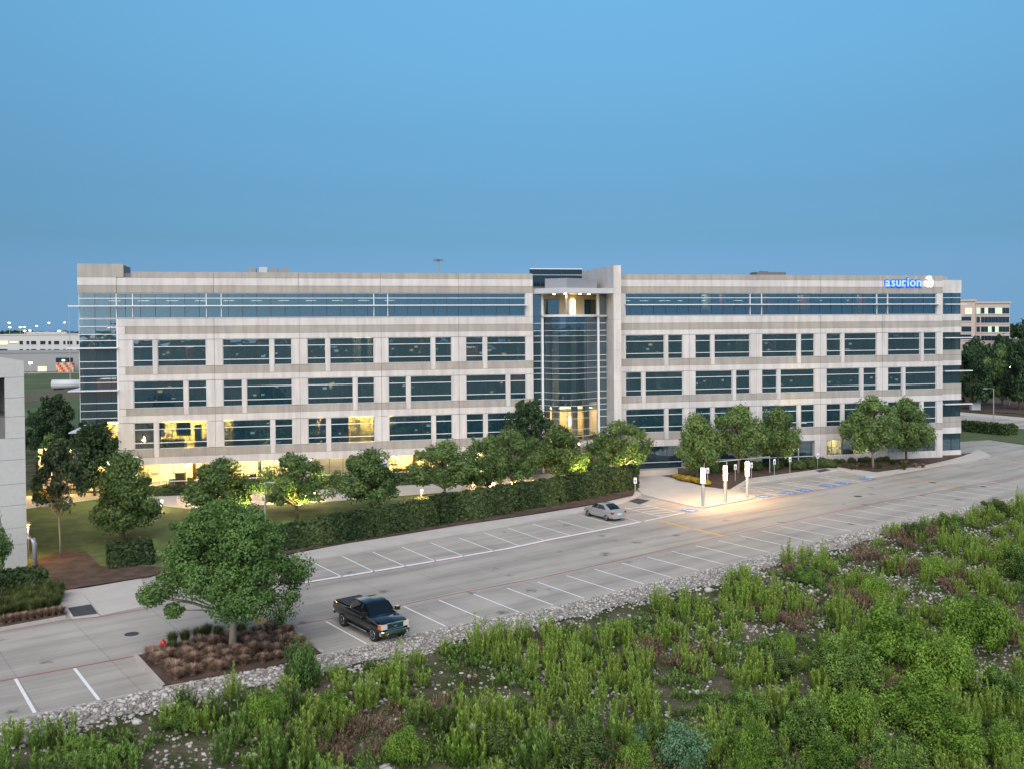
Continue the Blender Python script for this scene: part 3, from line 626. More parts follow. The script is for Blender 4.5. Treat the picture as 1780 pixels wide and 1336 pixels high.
# ribbon windows of the top floor
z0, z1 = ROWS[5]
vL = [-41.57 + 1.36, -41.57 + 2.72] + [pc + PITCHM * k for pc in LJ[1:5] for k in range(0, 6)] + [LJ[1] - PITCHM * k for k in range(1, 7)]
vL = [v for v in vL if not any(abs(v - c) < .3 for c in (LJ[1], LJ[3])) and v < 1.3]; wL = [-38.3, -36.85] + [LJ[i] + d for i in (1, 3) for d in (-.69, .69)]
vL = [v for v in vL if all(abs(v - w_) > .35 for w_ in wL)]
window(-41.62, 1.47, z0, z1, sorted(set(round(v, 2) for v in vL)), (20.20, 20.92), whites=wL, name='ribbon_window')
vR = [pc + PITCHM * k for pc in [RJ[1] - 8.0] + RJ[1:5] for k in range(0, 6)]; wR = [RJ[i] + d for i in (2, 4) for d in (-.69, .69)]
vR = [v for v in vR if 12.6 < v < 49.8 and not any(abs(v - c) < .3 for c in (RJ[2], RJ[4])) and all(abs(v - w_) > .3 for w_ in wR)]
window(12.39, 49.93, z0, z1, sorted(set(round(v, 2) for v in vR)), (20.20, 20.92), whites=wR, name='ribbon_window')
ubox('sunshade', sv(-42.45), sv(1.6), -.55, .02, zv(20.14), zv(20.24), M_mull, OB); ubox('sunshade', sv(12.3), sv(50.1), -.55, .02, zv(20.14), zv(20.24), M_mull, OB)
# raised left corner block and glazed corner
for z0_, z1_, m in [(22.9, 24.18, M_tan), (22.15, 22.9, M_white), (21.42, 22.15, M_tan)]: panel(-41.7, -38.27 if z1_ < 22.95 else -37.6, z0_, z1_, m, -.01, .24)
ubox('backing_wall', sv(-41.6), sv(-37.7), .25, 5.5, zv(22.7), zv(24.1), M_tan, OB)
zc = [6.47, 7.18, 9.06, 9.65, 10.37, 11.08, 13.0, 13.59, 14.32, 14.97, 16.94, 17.52, 18.27]
window(-41.65, -38.30, 6.1, 19.0, (-40.2, -38.85), zc, y=.12, name='corner_window')
for zq in (8.40, 12.27, 16.25): ubox('sunshade', sv(-42.6), sv(-38.2), -.5, .1, zv(zq) - .06, zv(zq) + .06, M_mull, OB); ubox('sunshade', sv(-42.6), sv(-41.75), .12, 6, zv(zq) - .06, zv(zq) + .06, M_mull, OB)
ubox('corner_canopy', sv(-43.0), sv(-36.4), -.9, 4, zv(5.75), zv(6.08), M_fascia, OB)
ubox('corner_post', sv(-38.30), sv(-38.2), -.02, .2, zv(6.1), zv(19.0), M_mull, OB)
window(-41.6, -38.3, GBOT + .02, 5.7, (-40.2, -38.85), (3.35,), y=1.2, gl=M_glass2, name='storefront')
# recessed right corner
YR = 1.6
def rp(s0, s1, z0, z1, m, name='wall_panel'): return ubox(name, sv(s0, YR) + Jg, sv(s1, YR) - Jg, YR, YR + .25, zv(z0, YR) + .008, zv(z1, YR) - .008, m, OB)
for a, b, m in [(21.45, 22.95, M_white), (18.3, 19.05, M_white), (17.6, 18.3, M_tan), (16.95, 17.6, M_white), (13.75, 14.95, M_tan), (13.15, 13.75, M_white), (9.9, 11.1, M_tan), (9.2, 9.9, M_white), (6.05, 7.3, M_tan), (5.35, 6.05, M_white), (2.63, 3.4, M_white)]:
    rp(50.4, 53.2, a, b, m)
    if m is M_tan and b - a > .9: ubox('panel_groove', sv(50.7, YR), sv(53.2, YR) - .02, YR - .004, YR + .02, zv((a + b) / 2, YR) - .02, zv((a + b) / 2, YR) + .02, M_core, OB)
def rwin(z0, z1, hors):
    a, b, c, d = sv(50.75, YR), sv(53.12, YR), zv(z0, YR), zv(z1, YR); y = YR + .1
    w = MB().box(a, a + .05, y, y + .1, c, d).box(b - .05, b, y, y + .1, c, d).build('window', M_dmull, OB)
    zs = [c] + [zv(h_, YR) for h_ in hors] + [d]; mid = (a + b) / 2
    ubox('mullion', mid - .03, mid + .03, y - .01, y + .06, c, d, M_dmull, w)
    for h_ in hors: ubox('mullion', a, b, y - .1, y + .06, zv(h_, YR) - .035, zv(h_, YR) + .035, M_mull, w)
    for i in range(len(zs) - 1):
        for x0, x1 in ((a + .05, mid - .03), (mid + .03, b - .05)): ubox('pane', x0, x1, y + .03, y + .045, zs[i], zs[i + 1], M_glass, w)
rwin(19.05, 21.45, (20.2, 20.92)); rwin(14.95, 16.95, ()); rwin(11.1, 13.15, ()); rwin(7.3, 9.2, ()); rwin(3.4, 5.35, ())
for zq in (16.3, 12.45, 8.6): ubox('sunshade', sv(50.75, YR), sv(54.4, YR), YR - .5, YR + .05, zv(zq) - .06, zv(zq) + .06, M_mull, OB)
ubox('sunshade', sv(50.75, YR), sv(53.6, YR), YR - .5, YR + .05, zv(20.2) - .06, zv(20.2) + .06, M_mull, OB)
ubox('end_pier', sv(50.75) - .3, sv(50.75) - .01, .26, YR + .3, Z0, zv(23.4), M_white, OB)
ubox('backing_wall', sv(50.4, YR), sv(53.1, YR), YR + .26, 4.5, zv(21.6), zv(22.9), M_core, OB)
ubox('roof_box', sv(50.8, 4), sv(52.0, 4), 5, 8, zv(22.0), zv(23.55), M_tan, OB)
# shell, roof, floors
ubox('side_wall', sv(-41.7), sv(-41.7) + .2, 1.5, 34, zv(6.1), zv(22.9), M_white, OB); ubox('side_wall', sv(53.1) + .45, sv(53.1) + .65, YR + .3, 34, Z0, zv(22.9), M_white, OB)
ubox('rear_wall', sv(-41.7), sv(53.1) + .6, 34, 34.3, Z0, zv(23.3), M_white, OB)
ubox('roof_deck', sv(-41.4), sv(2.0), .45, 33.9, zv(22.0), zv(22.3), M_core, OB); ubox('roof_deck', sv(12.3), sv(53.0), 1.95, 33.9, zv(22.0), zv(22.3), M_core, OB)
ubox('roof_deck', sv(2.05), sv(12.2), 5.2, 33.9, zv(22.0), zv(22.28), M_core, OB)
ctz = lambda r: {2: zv(10.05) - .50, 3: zv(13.95) - .50, 4: zv(18.62) - .50}[r]
FL = {5: 18.62, 4: 13.95, 3: 10.05, 2: 6.15}
for r, zf in FL.items():
    for a, b in ((-41.3, 2.0), (12.2, 52.9)):
        ubox('floor_slab', sv(a), sv(b), .42 if a < 0 else 2.0, 33.5, zv(zf) - .45, zv(zf), M_floor, OB)
        ubox('floor_slab', sv(12.2), sv(50.5), .42, 1.99, zv(zf) - .45, zv(zf), M_floor, OB) if a > 0 else None
        ubox('ceiling', sv(a), sv(b), .6 if a < 0 else 2.1, 15, zv(zf) - .50, zv(zf) - .46, M_ceil, OB)
        ubox('core_wall', sv(a), sv(b), 15, 15.2, zv(zf), zv(zf) + 3.4, M_int, OB)
for a, b in ((-41.3, 2.0), (12.2, 52.9)): ubox('core_wall', sv(a), sv(b), 15, 15.2, Z0, zv(5.6), M_int, OB); ubox('ceiling', sv(a), sv(b), .6 if a < 0 else 2.1, 15, zv(21.75), zv(21.8), M_ceil, OB)
ubox('ground_slab', sv(-41.3), sv(52.9), .95, 33.5, -.1, Z0 + .02, M_floor, OB)
for J in (LJ, RJ):
    for s in J[1:5]:
        for r, zf in list(FL.items()) + [(1, GBOT)]: ubox('interior_column', sv(s) - .3, sv(s) + .3, .9, 1.5, zv(zf) if r > 1 else Z0, (zv(zf) + 3.95) if r > 1 else zv(5.5), M_int, OB)
# furniture, partitions, added fill panels
rr0 = random.Random(9)
for r, zf in FL.items():
    for lo_, hi_ in ((-40.5, 1.5), (13, 52)):
        for s_ in np.arange(lo_, hi_ - 3, 4.0):
            if r < 5: ubox('ceiling_light', sv(s_ + .4), sv(s_ + 2.2), 6.5, 7.6, ctz(r) - .06, ctz(r) - .01, rr0.choice((M_dim, M_dim, M_dim2, M_dim3)), OB)  # glowing panels added to brighten the dark rooms behind the glass
rr = random.Random(5)
for r, zf in FL.items():
    for lo, hi in ((-40.5, 1.2), (13, 49.5)):
        s = lo
        while s < hi - 2:
            w_ = rr.uniform(1.0, 2.4); k_ = rr.random()
            if k_ < .40: ubox('desk_row', sv(s), sv(s + w_), 2.2, 3.4, zv(zf), zv(zf) + rr.uniform(1.05, 1.5), M_desk, OB)
            elif k_ < .55: ubox('partition', sv(s), sv(s) + .12, 2, rr.uniform(6, 12), zv(zf), zv(zf) + 3.0, M_int, OB)
            elif k_ < .68: ubox('partition', sv(s), sv(s + w_), 5 + rr.random() * 3, 8.2, zv(zf), zv(zf) + 2.9, M_int, OB)
            s += w_ + rr.uniform(.2, 1.2)
for s in np.arange(-39.4, -12, 2.66): ubox('strip_light', sv(s), sv(s + 1.05), 3.0, 3.16, zv(20.72), zv(20.72) + .07, M_strip, OB)
for s in list(np.arange(12.8, 30, 2.2)) + [33.5, 36.2, 40.1]: ubox('strip_light', sv(s), sv(s + rr.uniform(.6, 1.3)), 3.0, 3.16, zv(20.66), zv(20.66) + .07, M_strip, OB)
M_blind = mat('window_blind', (.16, .24, .26), .8, var=.08)
M_mon = emis('monitor_glow', (.85, .92, 1.0), 1.6); M_monw = emis('desk_lamp_glow', (1.0, .62, .3), 2.2)
for B in (LB, RB):
    for r in (2, 3, 4):
        zf = FL[r]; z0_, z1_ = ROWS[r]
        for a, b in B:
            for _ in range(3):
                s_ = rr.uniform(a + .2, b - 1.2)
                if rr.random() < .42: ubox('blind', sv(s_), sv(s_ + rr.choice((.62, 1.3, 1.3))), .42, .44, zv(z0_ + (z1_ - z0_) * rr.choice((.02, .02, .45, .74))), zv(z1_ - .02), M_blind, OB)
            for _ in range(rr.randint(3, 8)):
                s_ = rr.uniform(a + .2, b - .4); y_ = rr.uniform(2, 9); h_ = rr.uniform(1.0, 2.4); k_ = rr.random(); w_ = rr.uniform(.15, .55)
                ubox('monitor', sv(s_), sv(s_) + w_, y_, y_ + .05, zv(zf) + h_, zv(zf) + h_ + w_ * .55, M_mon if k_ < .6 else M_monw, OB)
            if rr.random() < .5:
                s_ = rr.uniform(a + .3, b - 1.2); ubox('partition', sv(s_), sv(s_ + rr.uniform(.5, 1.1)), rr.uniform(1.4, 3), 3.2, zv(zf), zv(zf) + 2.9, rr.choice((M_int, M_blind, M_wood)), OB)
def lit_room(s0, s1, zf, zt, m_l, y0=1.2, y1=5.5, wall=M_warm, lamp=(.3, .7)):
    a, b, c, d = sv(s0), sv(s1), zf, zt
    ubox('lit_wall', a, b, y1, y1 + .1, c, d, wall, OB); ubox('lit_wall', a - .1, a, y0, y1, c, d, wall, OB); ubox('lit_wall', b, b + .1, y0, y1, c, d, wall, OB)
    ubox('ceiling_light', a + (b - a) * .12, a + (b - a) * .88, y0 + (y1 - y0) * lamp[0], y0 + (y1 - y0) * lamp[1], d - .10, d - .05, m_l, OB)
ct = lambda r: {2: zv(10.05) - .55, 3: zv(13.95) - .55, 4: zv(18.62) - .55, 5: zv(21.7)}[r]
lit_room(-34.6, -30.3, zv(FL[2]), ct(2), M_warm2); lit_room(-28.7, -27.9, zv(FL[2]), ct(2), M_warm2, y1=3)
lit_room(-16.7, -14.2, zv(FL[2]), ct(2), M_warm2); lit_room(-12.8, -12.3, zv(FL[2]), ct(2), M_warm2, y1=3); lit_room(-19.8, -19.3, zv(FL[2]), ct(2), M_warm2, y1=4)
lit_room(-40.3, -38.5, zv(FL[2]) + .2, ct(2) - .6, M_warm2, y1=4)
lit_room(-40.4, -38.6, zv(FL[3]) + 1.4, ct(3) - .2, M_strip, y1=5, wall=M_wood)
lit_room(-32.2, -31.4, zv(FL[4]), zv(FL[4]) + 2.7, M_strip, y1=4, wall=M_wood)
lit_room(-16.2, -14.3, zv(FL[4]), ct(4), M_strip, y1=7); lit_room(-4.6, -3.4, zv(FL[4]) + .8, zv(FL[4]) + 2.3, M_strip, y1=4, wall=M_wood)
lit_room(-8.8, -8.4, zv(FL[4]), ct(4), M_strip, y1=6); lit_room(.4, 1.4, zv(FL[3]), ct(3), M_strip, y1=4, wall=M_wood)
for s0, s1 in ((21.5, 22.6), (23.6, 24.4), (27.6, 28.4)): lit_room(s0, s1, zv(FL[5]), ct(5) - .4, M_strip, y1=5, wall=M_warm if s0 < 22 else M_wood)
lit_room(29.0, 29.8, zv(FL[5]), ct(5) - .6, M_strip, y1=6, wall=M_wood); lit_room(33.0, 34.6, zv(FL[5]), ct(5) - .5, M_strip, y1=6, wall=M_wood); lit_room(40.4, 41.6, zv(FL[5]), ct(5) - .5, M_strip, y1=6, wall=M_wood)
ubox('wall_screen', sv(17.2), sv(18.2), 4, 4.1, zv(19.4), zv(19.75), M_scr, OB); ubox('wall_screen', sv(24.6), sv(25.5), 4, 4.1, zv(19.4), zv(19.85), M_scr, OB)
ubox('wall_screen', sv(-26.2), sv(-25.3), 4, 4.1, zv(12.3), zv(12.75), M_scr, OB); ubox('wall_screen', sv(36.6), sv(37.3), 4, 4.1, zv(7.6), zv(8.0), M_scr, OB)
ubox('wall_screen', sv(-16.6), sv(-15.6), 4, 4.1, zv(10.7), zv(11.6), M_green, OB); ubox('wall_screen', sv(-5.9), sv(-4.9), 4, 4.1, zv(19.3), zv(19.6), M_purp, OB)
lit_room(28.6, 29.2, zv(13.0), zv(16), M_strip, y1=6, wall=M_wood) if False else None
# bright ground floor, left wing
for i, (a, b) in enumerate(LB):
    if i == 2: lit_room(a - .4, b + .4, Z0, zv(5.4), M_strip, y1=7, wall=M_warm, lamp=(.75, .95)); continue
    lit_room(a - .5, b + .5, Z0, zv(5.4), M_warmp, y0=1.4, y1=6.5, lamp=(.45, .62))
    for k_ in range(3): ubox('pendant_light', sv(a + 1 + 2 * k_), sv(a + 1.9 + 2 * k_), 3.2, 3.4, zv(4.75), zv(4.85), M_strip, OB)
    for k_ in range(3): ubox('display_board', sv(a + .8 + 2.1 * k_), sv(a + 1.4 + 2.1 * k_), 6.2, 6.4, 1.2, 2.4, M_int, OB)
    for k_ in range(4):
        x_ = sv(rr.uniform(a + .2, b - .6)); ubox('lounge_seat', x_, x_ + rr.uniform(.5, 1.1), 2 + rr.random() * 2.5, 4.6, Z0 + .03, Z0 + rr.uniform(.7, 1.5), rr.choice((M_desk, M_wood, M_int)), OB)
    x_ = sv(a + rr.uniform(1, 5)); ubox('lobby_pillar', x_, x_ + .35, 3.5, 3.9, Z0, zv(5.4), rr.choice((M_int, M_wood)), OB)
lit_room(-41.2, -38.4, Z0, zv(5.4), M_warmp, y0=1.5, y1=6)
for a, b in ((36.0, 38.4), (40.0, 42.2)): lit_room(a, b, Z0, zv(5.2), M_warmp, y0=1.2, y1=5)
# --- entrance bay
ent = [(945, 1.2), (959, .1), (972, -.7), (985, -1.2), (1002, -.9), (1019, -.2), (1038, 1.2)]
def px2s(px): d = ray(px, 600); p = np.array([0, DB]); t = (p @ EN) / (d[:2] @ EN); q = d[:2] * t; return float((q - p) @ ES) / KB
EP = [(sv(px2s(px), y), y) for px, y in ent]
def ribbon(pts, z0, z1, dy0, dy1, name, m, par):
    v, f = [], []
    for x, y in pts: v += [(x, y + dy0, z0), (x, y + dy1, z0), (x, y + dy1, z1), (x, y + dy0, z1)]
    for i in range(len(pts) - 1):
        k = 4 * i; f += [(k + j, k + 4 + j, k + 4 + (j + 1) % 4, k + (j + 1) % 4) for j in range(4)]
    f += [(0, 1, 2, 3), (4 * len(pts) - 1, 4 * len(pts) - 2, 4 * len(pts) - 3, 4 * len(pts) - 4)]
    return mesh(name, v, f, m, par)
ELV = [3.4, 4.4, 5.45, 6.54, 7.26, 8.41, 9.13, 9.71, 10.36, 11.09, 12.42, 13.05, 13.6, 14.32, 14.92, 16.31, 16.97, 17.51, 18.29, 18.95]
cw = ribbon(EP, zv(18.95), zv(19.19), -.12, .5, 'curtain_wall', M_mull, OB)
for z in ELV[:-1]: ribbon(EP, zv(z) - .022, zv(z) + .022, -.07, .05, 'mullion', M_mull, cw)
zz = [Z0] + [zv(z) for z in ELV]
for i in range(len(EP) - 1):
    (xa, ya), (xb, yb) = EP[i], EP[i + 1]
    for j in range(len(zz) - 1):
        g = M_glass if zz[j] >= zv(9.1) else M_glass2
        mesh('pane', [(xa, ya, zz[j]), (xb, yb, zz[j]), (xb, yb, zz[j + 1]), (xa, ya, zz[j + 1])], [(0, 1, 2, 3)], g, cw)
    if i: MB().box(xa - .025, xa + .025, ya - .03, ya + .06, Z0, zz[-1]).build('mullion', M_dmull, cw)
for p0, p1 in ((927, 941), (1042, 1054)):
    a, b = sv(px2s(p0), 1.2), sv(px2s(p1), 1.2); sw = MB().box(a, a + .05, 1.18, 1.3, Z0, zv(21.4)).build('side_glazing', M_dmull, OB)
    for j in range(len(zz) - 1): ubox('pane', a, b, 1.22, 1.235, zz[j], zz[j + 1], M_glass, sw); ubox('mullion', a, b, 1.12, 1.28, zz[j] - .035, zz[j] + .035, M_mull, sw)
    ubox('pane', a, b, 1.22, 1.235, zz[-1], zv(21.4), M_glass, sw)
for px in (943, 1040): x = sv(px2s(px), 1.0); ubox('entrance_post', x - .13, x + .13, .9, 1.3, Z0, zv(21.4), M_mull, OB)
x = sv(px2s(986), -.4); MB().lathe([(.19, zv(19.2)), (.19, zv(21.4))], (x, -.3), 14).build('terrace_column', M_fascia, OB, True)
fx0, fx1 = sv(11.05, -1.6), sv(11.88, -1.6)
for i, (za, zb) in enumerate(zip([Z0, 3.9, 7.6, 11.3, 15.0, 18.7, 21.9], [3.9, 7.6, 11.3, 15.0, 18.7, 21.9, 25.3])):
    ubox('fin_wall_panel', fx0, fx1, -1.6, 4, za + .008, zb - .008, M_white, OB); ubox('fin_wall_panel', fx0, fx1, 4.02, 14, za + .008, zb - .008, M_white, OB)
ubox('backing_wall', fx0 + .1, fx1 - .1, -1.5, 13.9, Z0, 25.2, M_core, OB)
ubox('return_wall', sv(1.55), sv(2.27), .24, 5, Z0, zv(23.4), M_white, OB)
# canopy, grey drum and glazed screen above
def plan(name, pts, z0, z1, m): return MB().prism([(sv(px2s(px), y), y) for px, y in pts], z0, z1).build(name, m, OB)
plan('roof_canopy', [(925, .6), (972, -2.6), (1068, -1.4), (1060, 4.5), (925, 4.5)], zv(21.36), zv(21.9), M_fascia)
plan('canopy_drum', [(948, .8), (986, -1.0), (1038, .4), (1036, 4.4), (948, 4.4)], zv(21.9) + .005, zv(22.95), M_panelgrey)
a, b = sv(px2s(922), 8), sv(px2s(1013), 8); zt = zv(24.0, 8)
gs = MB().box(a, b, 8, 8.15, zt - .12, zt).build('roof_screen', M_mull, OB)
for i in range(5):
    x0 = a + (b - a) * i / 5; x1 = a + (b - a) * (i + 1) / 5; zm = zv(23.34, 8)
    ubox('pane', x0 + .03, x1 - .03, 8.05, 8.07, zm, zt - .12, M_fglass, gs); ubox('pane', x0 + .03, x1 - .03, 8.05, 8.07, zv(21.9, 8), zm - .06, M_fglass, gs)
    ubox('mullion', x0 - .03, x0 + .03, 8.0, 8.1, zv(21.9, 8), zt - .12, M_dmull, gs)
ubox('mullion', a, b, 7.98, 8.1, zv(23.34, 8) - .05, zv(23.34, 8), M_mull, gs)
# terrace back wall and lights
xa, xb = sv(px2s(945), 4.5), sv(px2s(1052), 4.5)
ubox('terrace_wall', xa - 1.5, xb + 1, 4.6, 4.75, zv(19.2), zv(21.4), M_warm, OB); ubox('terrace_floor', xa - 1.2, xb + .6, .6, 4.6, zv(18.95), zv(19.15), M_walk, OB)
for p0, p1 in ((948, 972), (992, 1000), (1016, 1036)):
    s0, s1 = sv(px2s(p0), 4.4), sv(px2s(p1), 4.4); w = MB().box(s0, s1, 4.42, 4.5, zv(19.25), zv(20.85)).build('terrace_door', M_glass if p0 != 992 else M_lob, OB); ubox('door_frame', s0 - .06, s0, 4.38, 4.52, zv(19.2), zv(20.95), M_mull, w); ubox('door_frame', s1, s1 + .06, 4.38, 4.52, zv(19.2), zv(20.95), M_mull, w)
for px, y in ((964, .8), (983, -.6), (1009, .2), (1024, .6)): MB().lathe([(.16, zv(21.36) - .05), (.16, zv(21.36) - .002)], (sv(px2s(px), y), y), 12).build('downlight', M_down, OB)
# lobby behind the curtain wall
xa, xb = sv(2.4), sv(10.9)
for z in (6.15, 10.05, 13.95): ubox('floor_slab', xa, xb, 4.5, 14, zv(z) - .4, zv(z), M_floor, OB)
ubox('floor_slab', xa, xb, 1.6, 14, zv(18.6) - .4, zv(18.6), M_floor, OB)
ubox('core_wall', xa, xb, 14, 14.2, Z0, zv(21.9), M_int, OB)
for s in (4.2, 5.2, 7.3, 8.6): ubox('lobby_column', sv(s), sv(s) + .7, 3.4, 4.1, Z0, zv(18.3), M_ceil, OB)
ubox('lobby_wall', xa, xb, 8.6, 8.7, Z0, zv(9.0), M_warm, OB)
ubox('ceiling_light', xa + 1, xb - 1, 5.0, 7.4, zv(9.1) - .12, zv(9.1) - .06, M_lob, OB); ubox('ceiling_light', sv(4), sv(6), 5, 7.5, zv(6.0) - .62, zv(6.0) - .56, M_lob, OB)
ubox('lobby_door', sv(7.1), sv(7.4), 4.35, 4.4, zv(7.2), zv(8.2), M_lob, OB)
# entrance door canopy and low wall
plan('door_canopy', [(1006, .9), (1008, -4.2), (1047, -4.2), (1048, .9)], zv(5.75), zv(6.0), M_fascia)
ubox('soffit_light', sv(px2s(1012), -3), sv(px2s(1042), -3), -3.6, .4, zv(5.75) - .06, zv(5.75) - .01, M_soff, OB)
for px in (1010, 1044): x = sv(px2s(px), -4); ubox('canopy_post', x - .12, x + .12, -4.0, -3.76, .1, zv(5.75), M_fascia, OB)
# rooftop plant
ru = empty('rooftop_unit', (0, DB, 0), PHI); tag(ru, 'pale rooftop plant units behind the left parapet', 'roof unit')
for p0, p1, t in ((432, 450, 464.5), (452, 470, 463.5), (471, 488, 465), (489, 507, 464.5)):
    a, b = sv(px2s(p0), 14), sv(px2s(p1), 14); ubox('plant_cabinet', a, b - .25, 14, 17, zv(22.2), zv(23.46 + (472 - t) * .058, 14), M_grey if p0 != 452 else M_white2, ru)
ru2 = empty('rooftop_unit', (0, DB, 0), PHI); tag(ru2, 'low dark rooftop vent above the right wing', 'roof unit'); ubox('plant_cabinet', sv(27.5, 12), sv(31, 12), 12, 14, zv(22.2), zv(23.75, 12), M_core, ru2)
ubox('vent_cap', sv(28.2, 12), sv(29, 12), 12.3, 13, zv(23.75, 12), zv(23.85, 12), M_core, ru2)

# ------------------------------------------------------------------ lit sign on the right parapet
SG = empty('wall_sign', (0, DB, 0), PHI); tag(SG, 'lit white and blue company name sign with round emblem on the right parapet', 'sign')
def glyph(ch, size, m, ext, off=0.0):
    cu = bpy.data.curves.new('glyph', 'FONT'); cu.body = ch; cu.size = size; cu.extrude = ext; cu.offset = off; cu.resolution_u = 3
    o = bpy.data.objects.new('glyph_tmp', cu); COL.objects.link(o); dg = bpy.context.evaluated_depsgraph_get(); dg.update()
    me = bpy.data.meshes.new_from_object(o.evaluated_get(dg)); bpy.data.objects.remove(o); bpy.data.curves.remove(cu)
    me.materials.clear(); me.materials.append(m)
    for v in me.vertices: v.co = Vector((v.co.x, -v.co.z, v.co.y))
    return me
s_a, s_b = sv(px2s(1538)), sv(px2s(1600)); zb = zv(22.20); xh = zv(22.93) - zb; size = xh / .50
adv = []; ms = []
for ch in 'asurion':
    me = glyph(ch, size, M_signw, .06, .022); xs = [v.co.x for v in me.vertices]; ms.append(me); adv.append((min(xs), max(xs)))
gap = .17; tot = sum(b - a for a, b in adv) + gap * 6; k = (s_b - s_a) / tot; x = s_a
for ch, me, (a, b) in zip('asurion', ms, adv):
    o = link('letter', me, SG); o.location = (x - a * k, -.16, zb); o.scale = (k, 1, 1)
    h_ = glyph(ch, size, M_signbl, .02, .15); ho = link('letter_halo', h_, SG); ho.location = (x - a * k, -.06, zb); ho.scale = (k, 1, 1)  # blue slab behind each letter stands in for its glow
    x += (b - a + gap) * k
lc = Vector((sv(px2s(1614)), 0, (zv(22.0) + zv(23.42)) / 2)); lr = (zv(23.42) - zv(22.0)) / 2
for i in range(3):
    a = math.radians(90 + 120 * i); v = []
    for (r_, th) in ((.20, -38), (.55, -52), (.98, -40), (1.02, -12), (1.0, 14), (.96, 36), (.86, 58), (.62, 40), (.34, 20), (.19, 10)):
        w_ = a + math.radians(th); v.append((lc.x + .82 * lr * r_ * math.cos(w_), lc.z + lr * r_ * math.sin(w_)))
    n = len(v); mesh('emblem_blade', [(p, -.16, q) for p, q in v] + [(p, -.06, q) for p, q in v], [tuple(range(n)), tuple(range(2 * n - 1, n - 1, -1))] + [((j + 1) % n, j, n + j, n + (j + 1) % n) for j in range(n)], M_logo, SG)

# ------------------------------------------------------------------ trees
ROWG = 'young trees along the lawn and hedge'
def T(kind, px, base, top, wpx, label, group=ROWG, n=None, rz=None):
    if n is None: g = G(px, base)
    else: g = Vector((*fac_ray(px, n), 0))
    H = CAMH - (CAMH - 0) + 0
    ppm = FPX / g.y; d = ray(px, top); H = CAMH + d[2] * (g.y / d[1]); Wd = wpx / ppm
    return tree(kind, g.x, g.y, H - .08, Wd, label, group, .08, rz)
tr_oak = T('oak', 405, 1131, 866, 312, 'large spreading oak with pale trunk in the mulch island by the red hydrant', 'none', rz=0.0); del tr_oak['group']
T('pine', 105, 968, 768, 125, 'thin bare-trunked pine beside the neighbouring concrete garage')
T('row_c', 215, 942, 783, 130, 'dark cone-shaped tree on the lawn behind the small clipped hedge')
T('row_b', 386, 908, 795, 130, 'bushy tree lit yellow at one side behind the large oak')
T('row_a', 516, 902, 789, 118, 'tree with yellow uplit lower branches right of the slim lamp post')
T('row_b', 645, 892, 779, 126, 'full green tree at the left end of the long hedge', rz=1.1)
T('row_d', 772, 872, 765, 122, 'broad green tree behind the hedge left of the bollard lamps', rz=2.3)
T('row_a', 848, 866, 758, 80, 'narrow tree between two brighter trees by the amber ground lights', rz=.4)
T('row_d', 893, 862, 745, 95, 'tall tree above the long hedge near its middle', rz=4.1)
T('row_b', 972, 846, 737, 100, 'tree standing left of the entrance before the glazed bay', rz=3.0)
T('row_a', 1018, 842, 786, 56, 'small tree glowing yellow beside the entrance doors', rz=1.7)
T('row_d', 1080, 836, 729, 104, 'tree in front of the tall fin wall right of the entrance', rz=5.2)
T('row_c', 1212, 832, 716, 86, 'tree tinged amber directly behind the first lit column light', rz=.8)
T('row_d', 1283, 0, 703, 96, 'rounded tree above the third lit column light', n=5.5, rz=2.0)
T('row_b', 1352, 0, 707, 80, 'tree left of the tall grey lamp post at the right wing', n=4.5, rz=4.4)
T('row_d', 1518, 0, 687, 100, 'large twin-trunked tree in the mulch bed by the right wing', n=6.3, rz=5.5)
T('row_b', 1576, 0, 690, 90, 'tree crowding the right side of the twin-trunked tree', n=3.6, rz=2.6)
T('dark', 917, 0, 697, 82, 'tall dark tree close to the facade left of the entrance bay', n=3.2, rz=1.0)
T('dark', 165, 862, 735, 90, 'dark tree hiding the foot of the glazed left corner', n=None, rz=2.0)
T('row_b', -14, 1030, 880, 70, 'tree cut off by the left edge of the picture', rz=.2)
T('dark', 97, 800, 687, 66, 'dark round tree beyond the left end of the office building', 'trees far left', rz=.9)
T('dark', 66, 792, 712, 46, 'smaller dark tree beside the concrete garage roofline', 'trees far left', rz=2.9)
T('far_b', 88, 806, 752, 44, 'small pale green tree left of the glazed corner', 'trees far left')
for i, (px, by, top, wp, k_, lb) in enumerate([(1690, 712, 600, 62, 'dark', 'dark tree just right of the office building end'), (1742, 705, 600, 46, 'far_b', 'pale olive tree below the far pink building'), (1772, 712, 590, 60, 'dark', 'dark tree at the right edge of the picture'),
        (1715, 704, 622, 40, 'far_b', 'small round tree left of the pale olive tree'), (1700, 668, 588, 60, 'far', 'low dark tree in front of the far pink building'), (1745, 664, 585, 55, 'far', 'tree at the foot of the far pink building'), (1778, 655, 560, 50, 'far', 'tall dark tree right of the far pink building'), (1678, 705, 640, 40, 'row_b', 'leafy tree half hidden behind the right corner block')]):
    g = G(px, by); H = CAMH + ray(px, top)[2] * g.y / ray(px, top)[1]; tree(k_, g.x, g.y, H, wp * g.y / FPX, lb, 'trees along the far road')
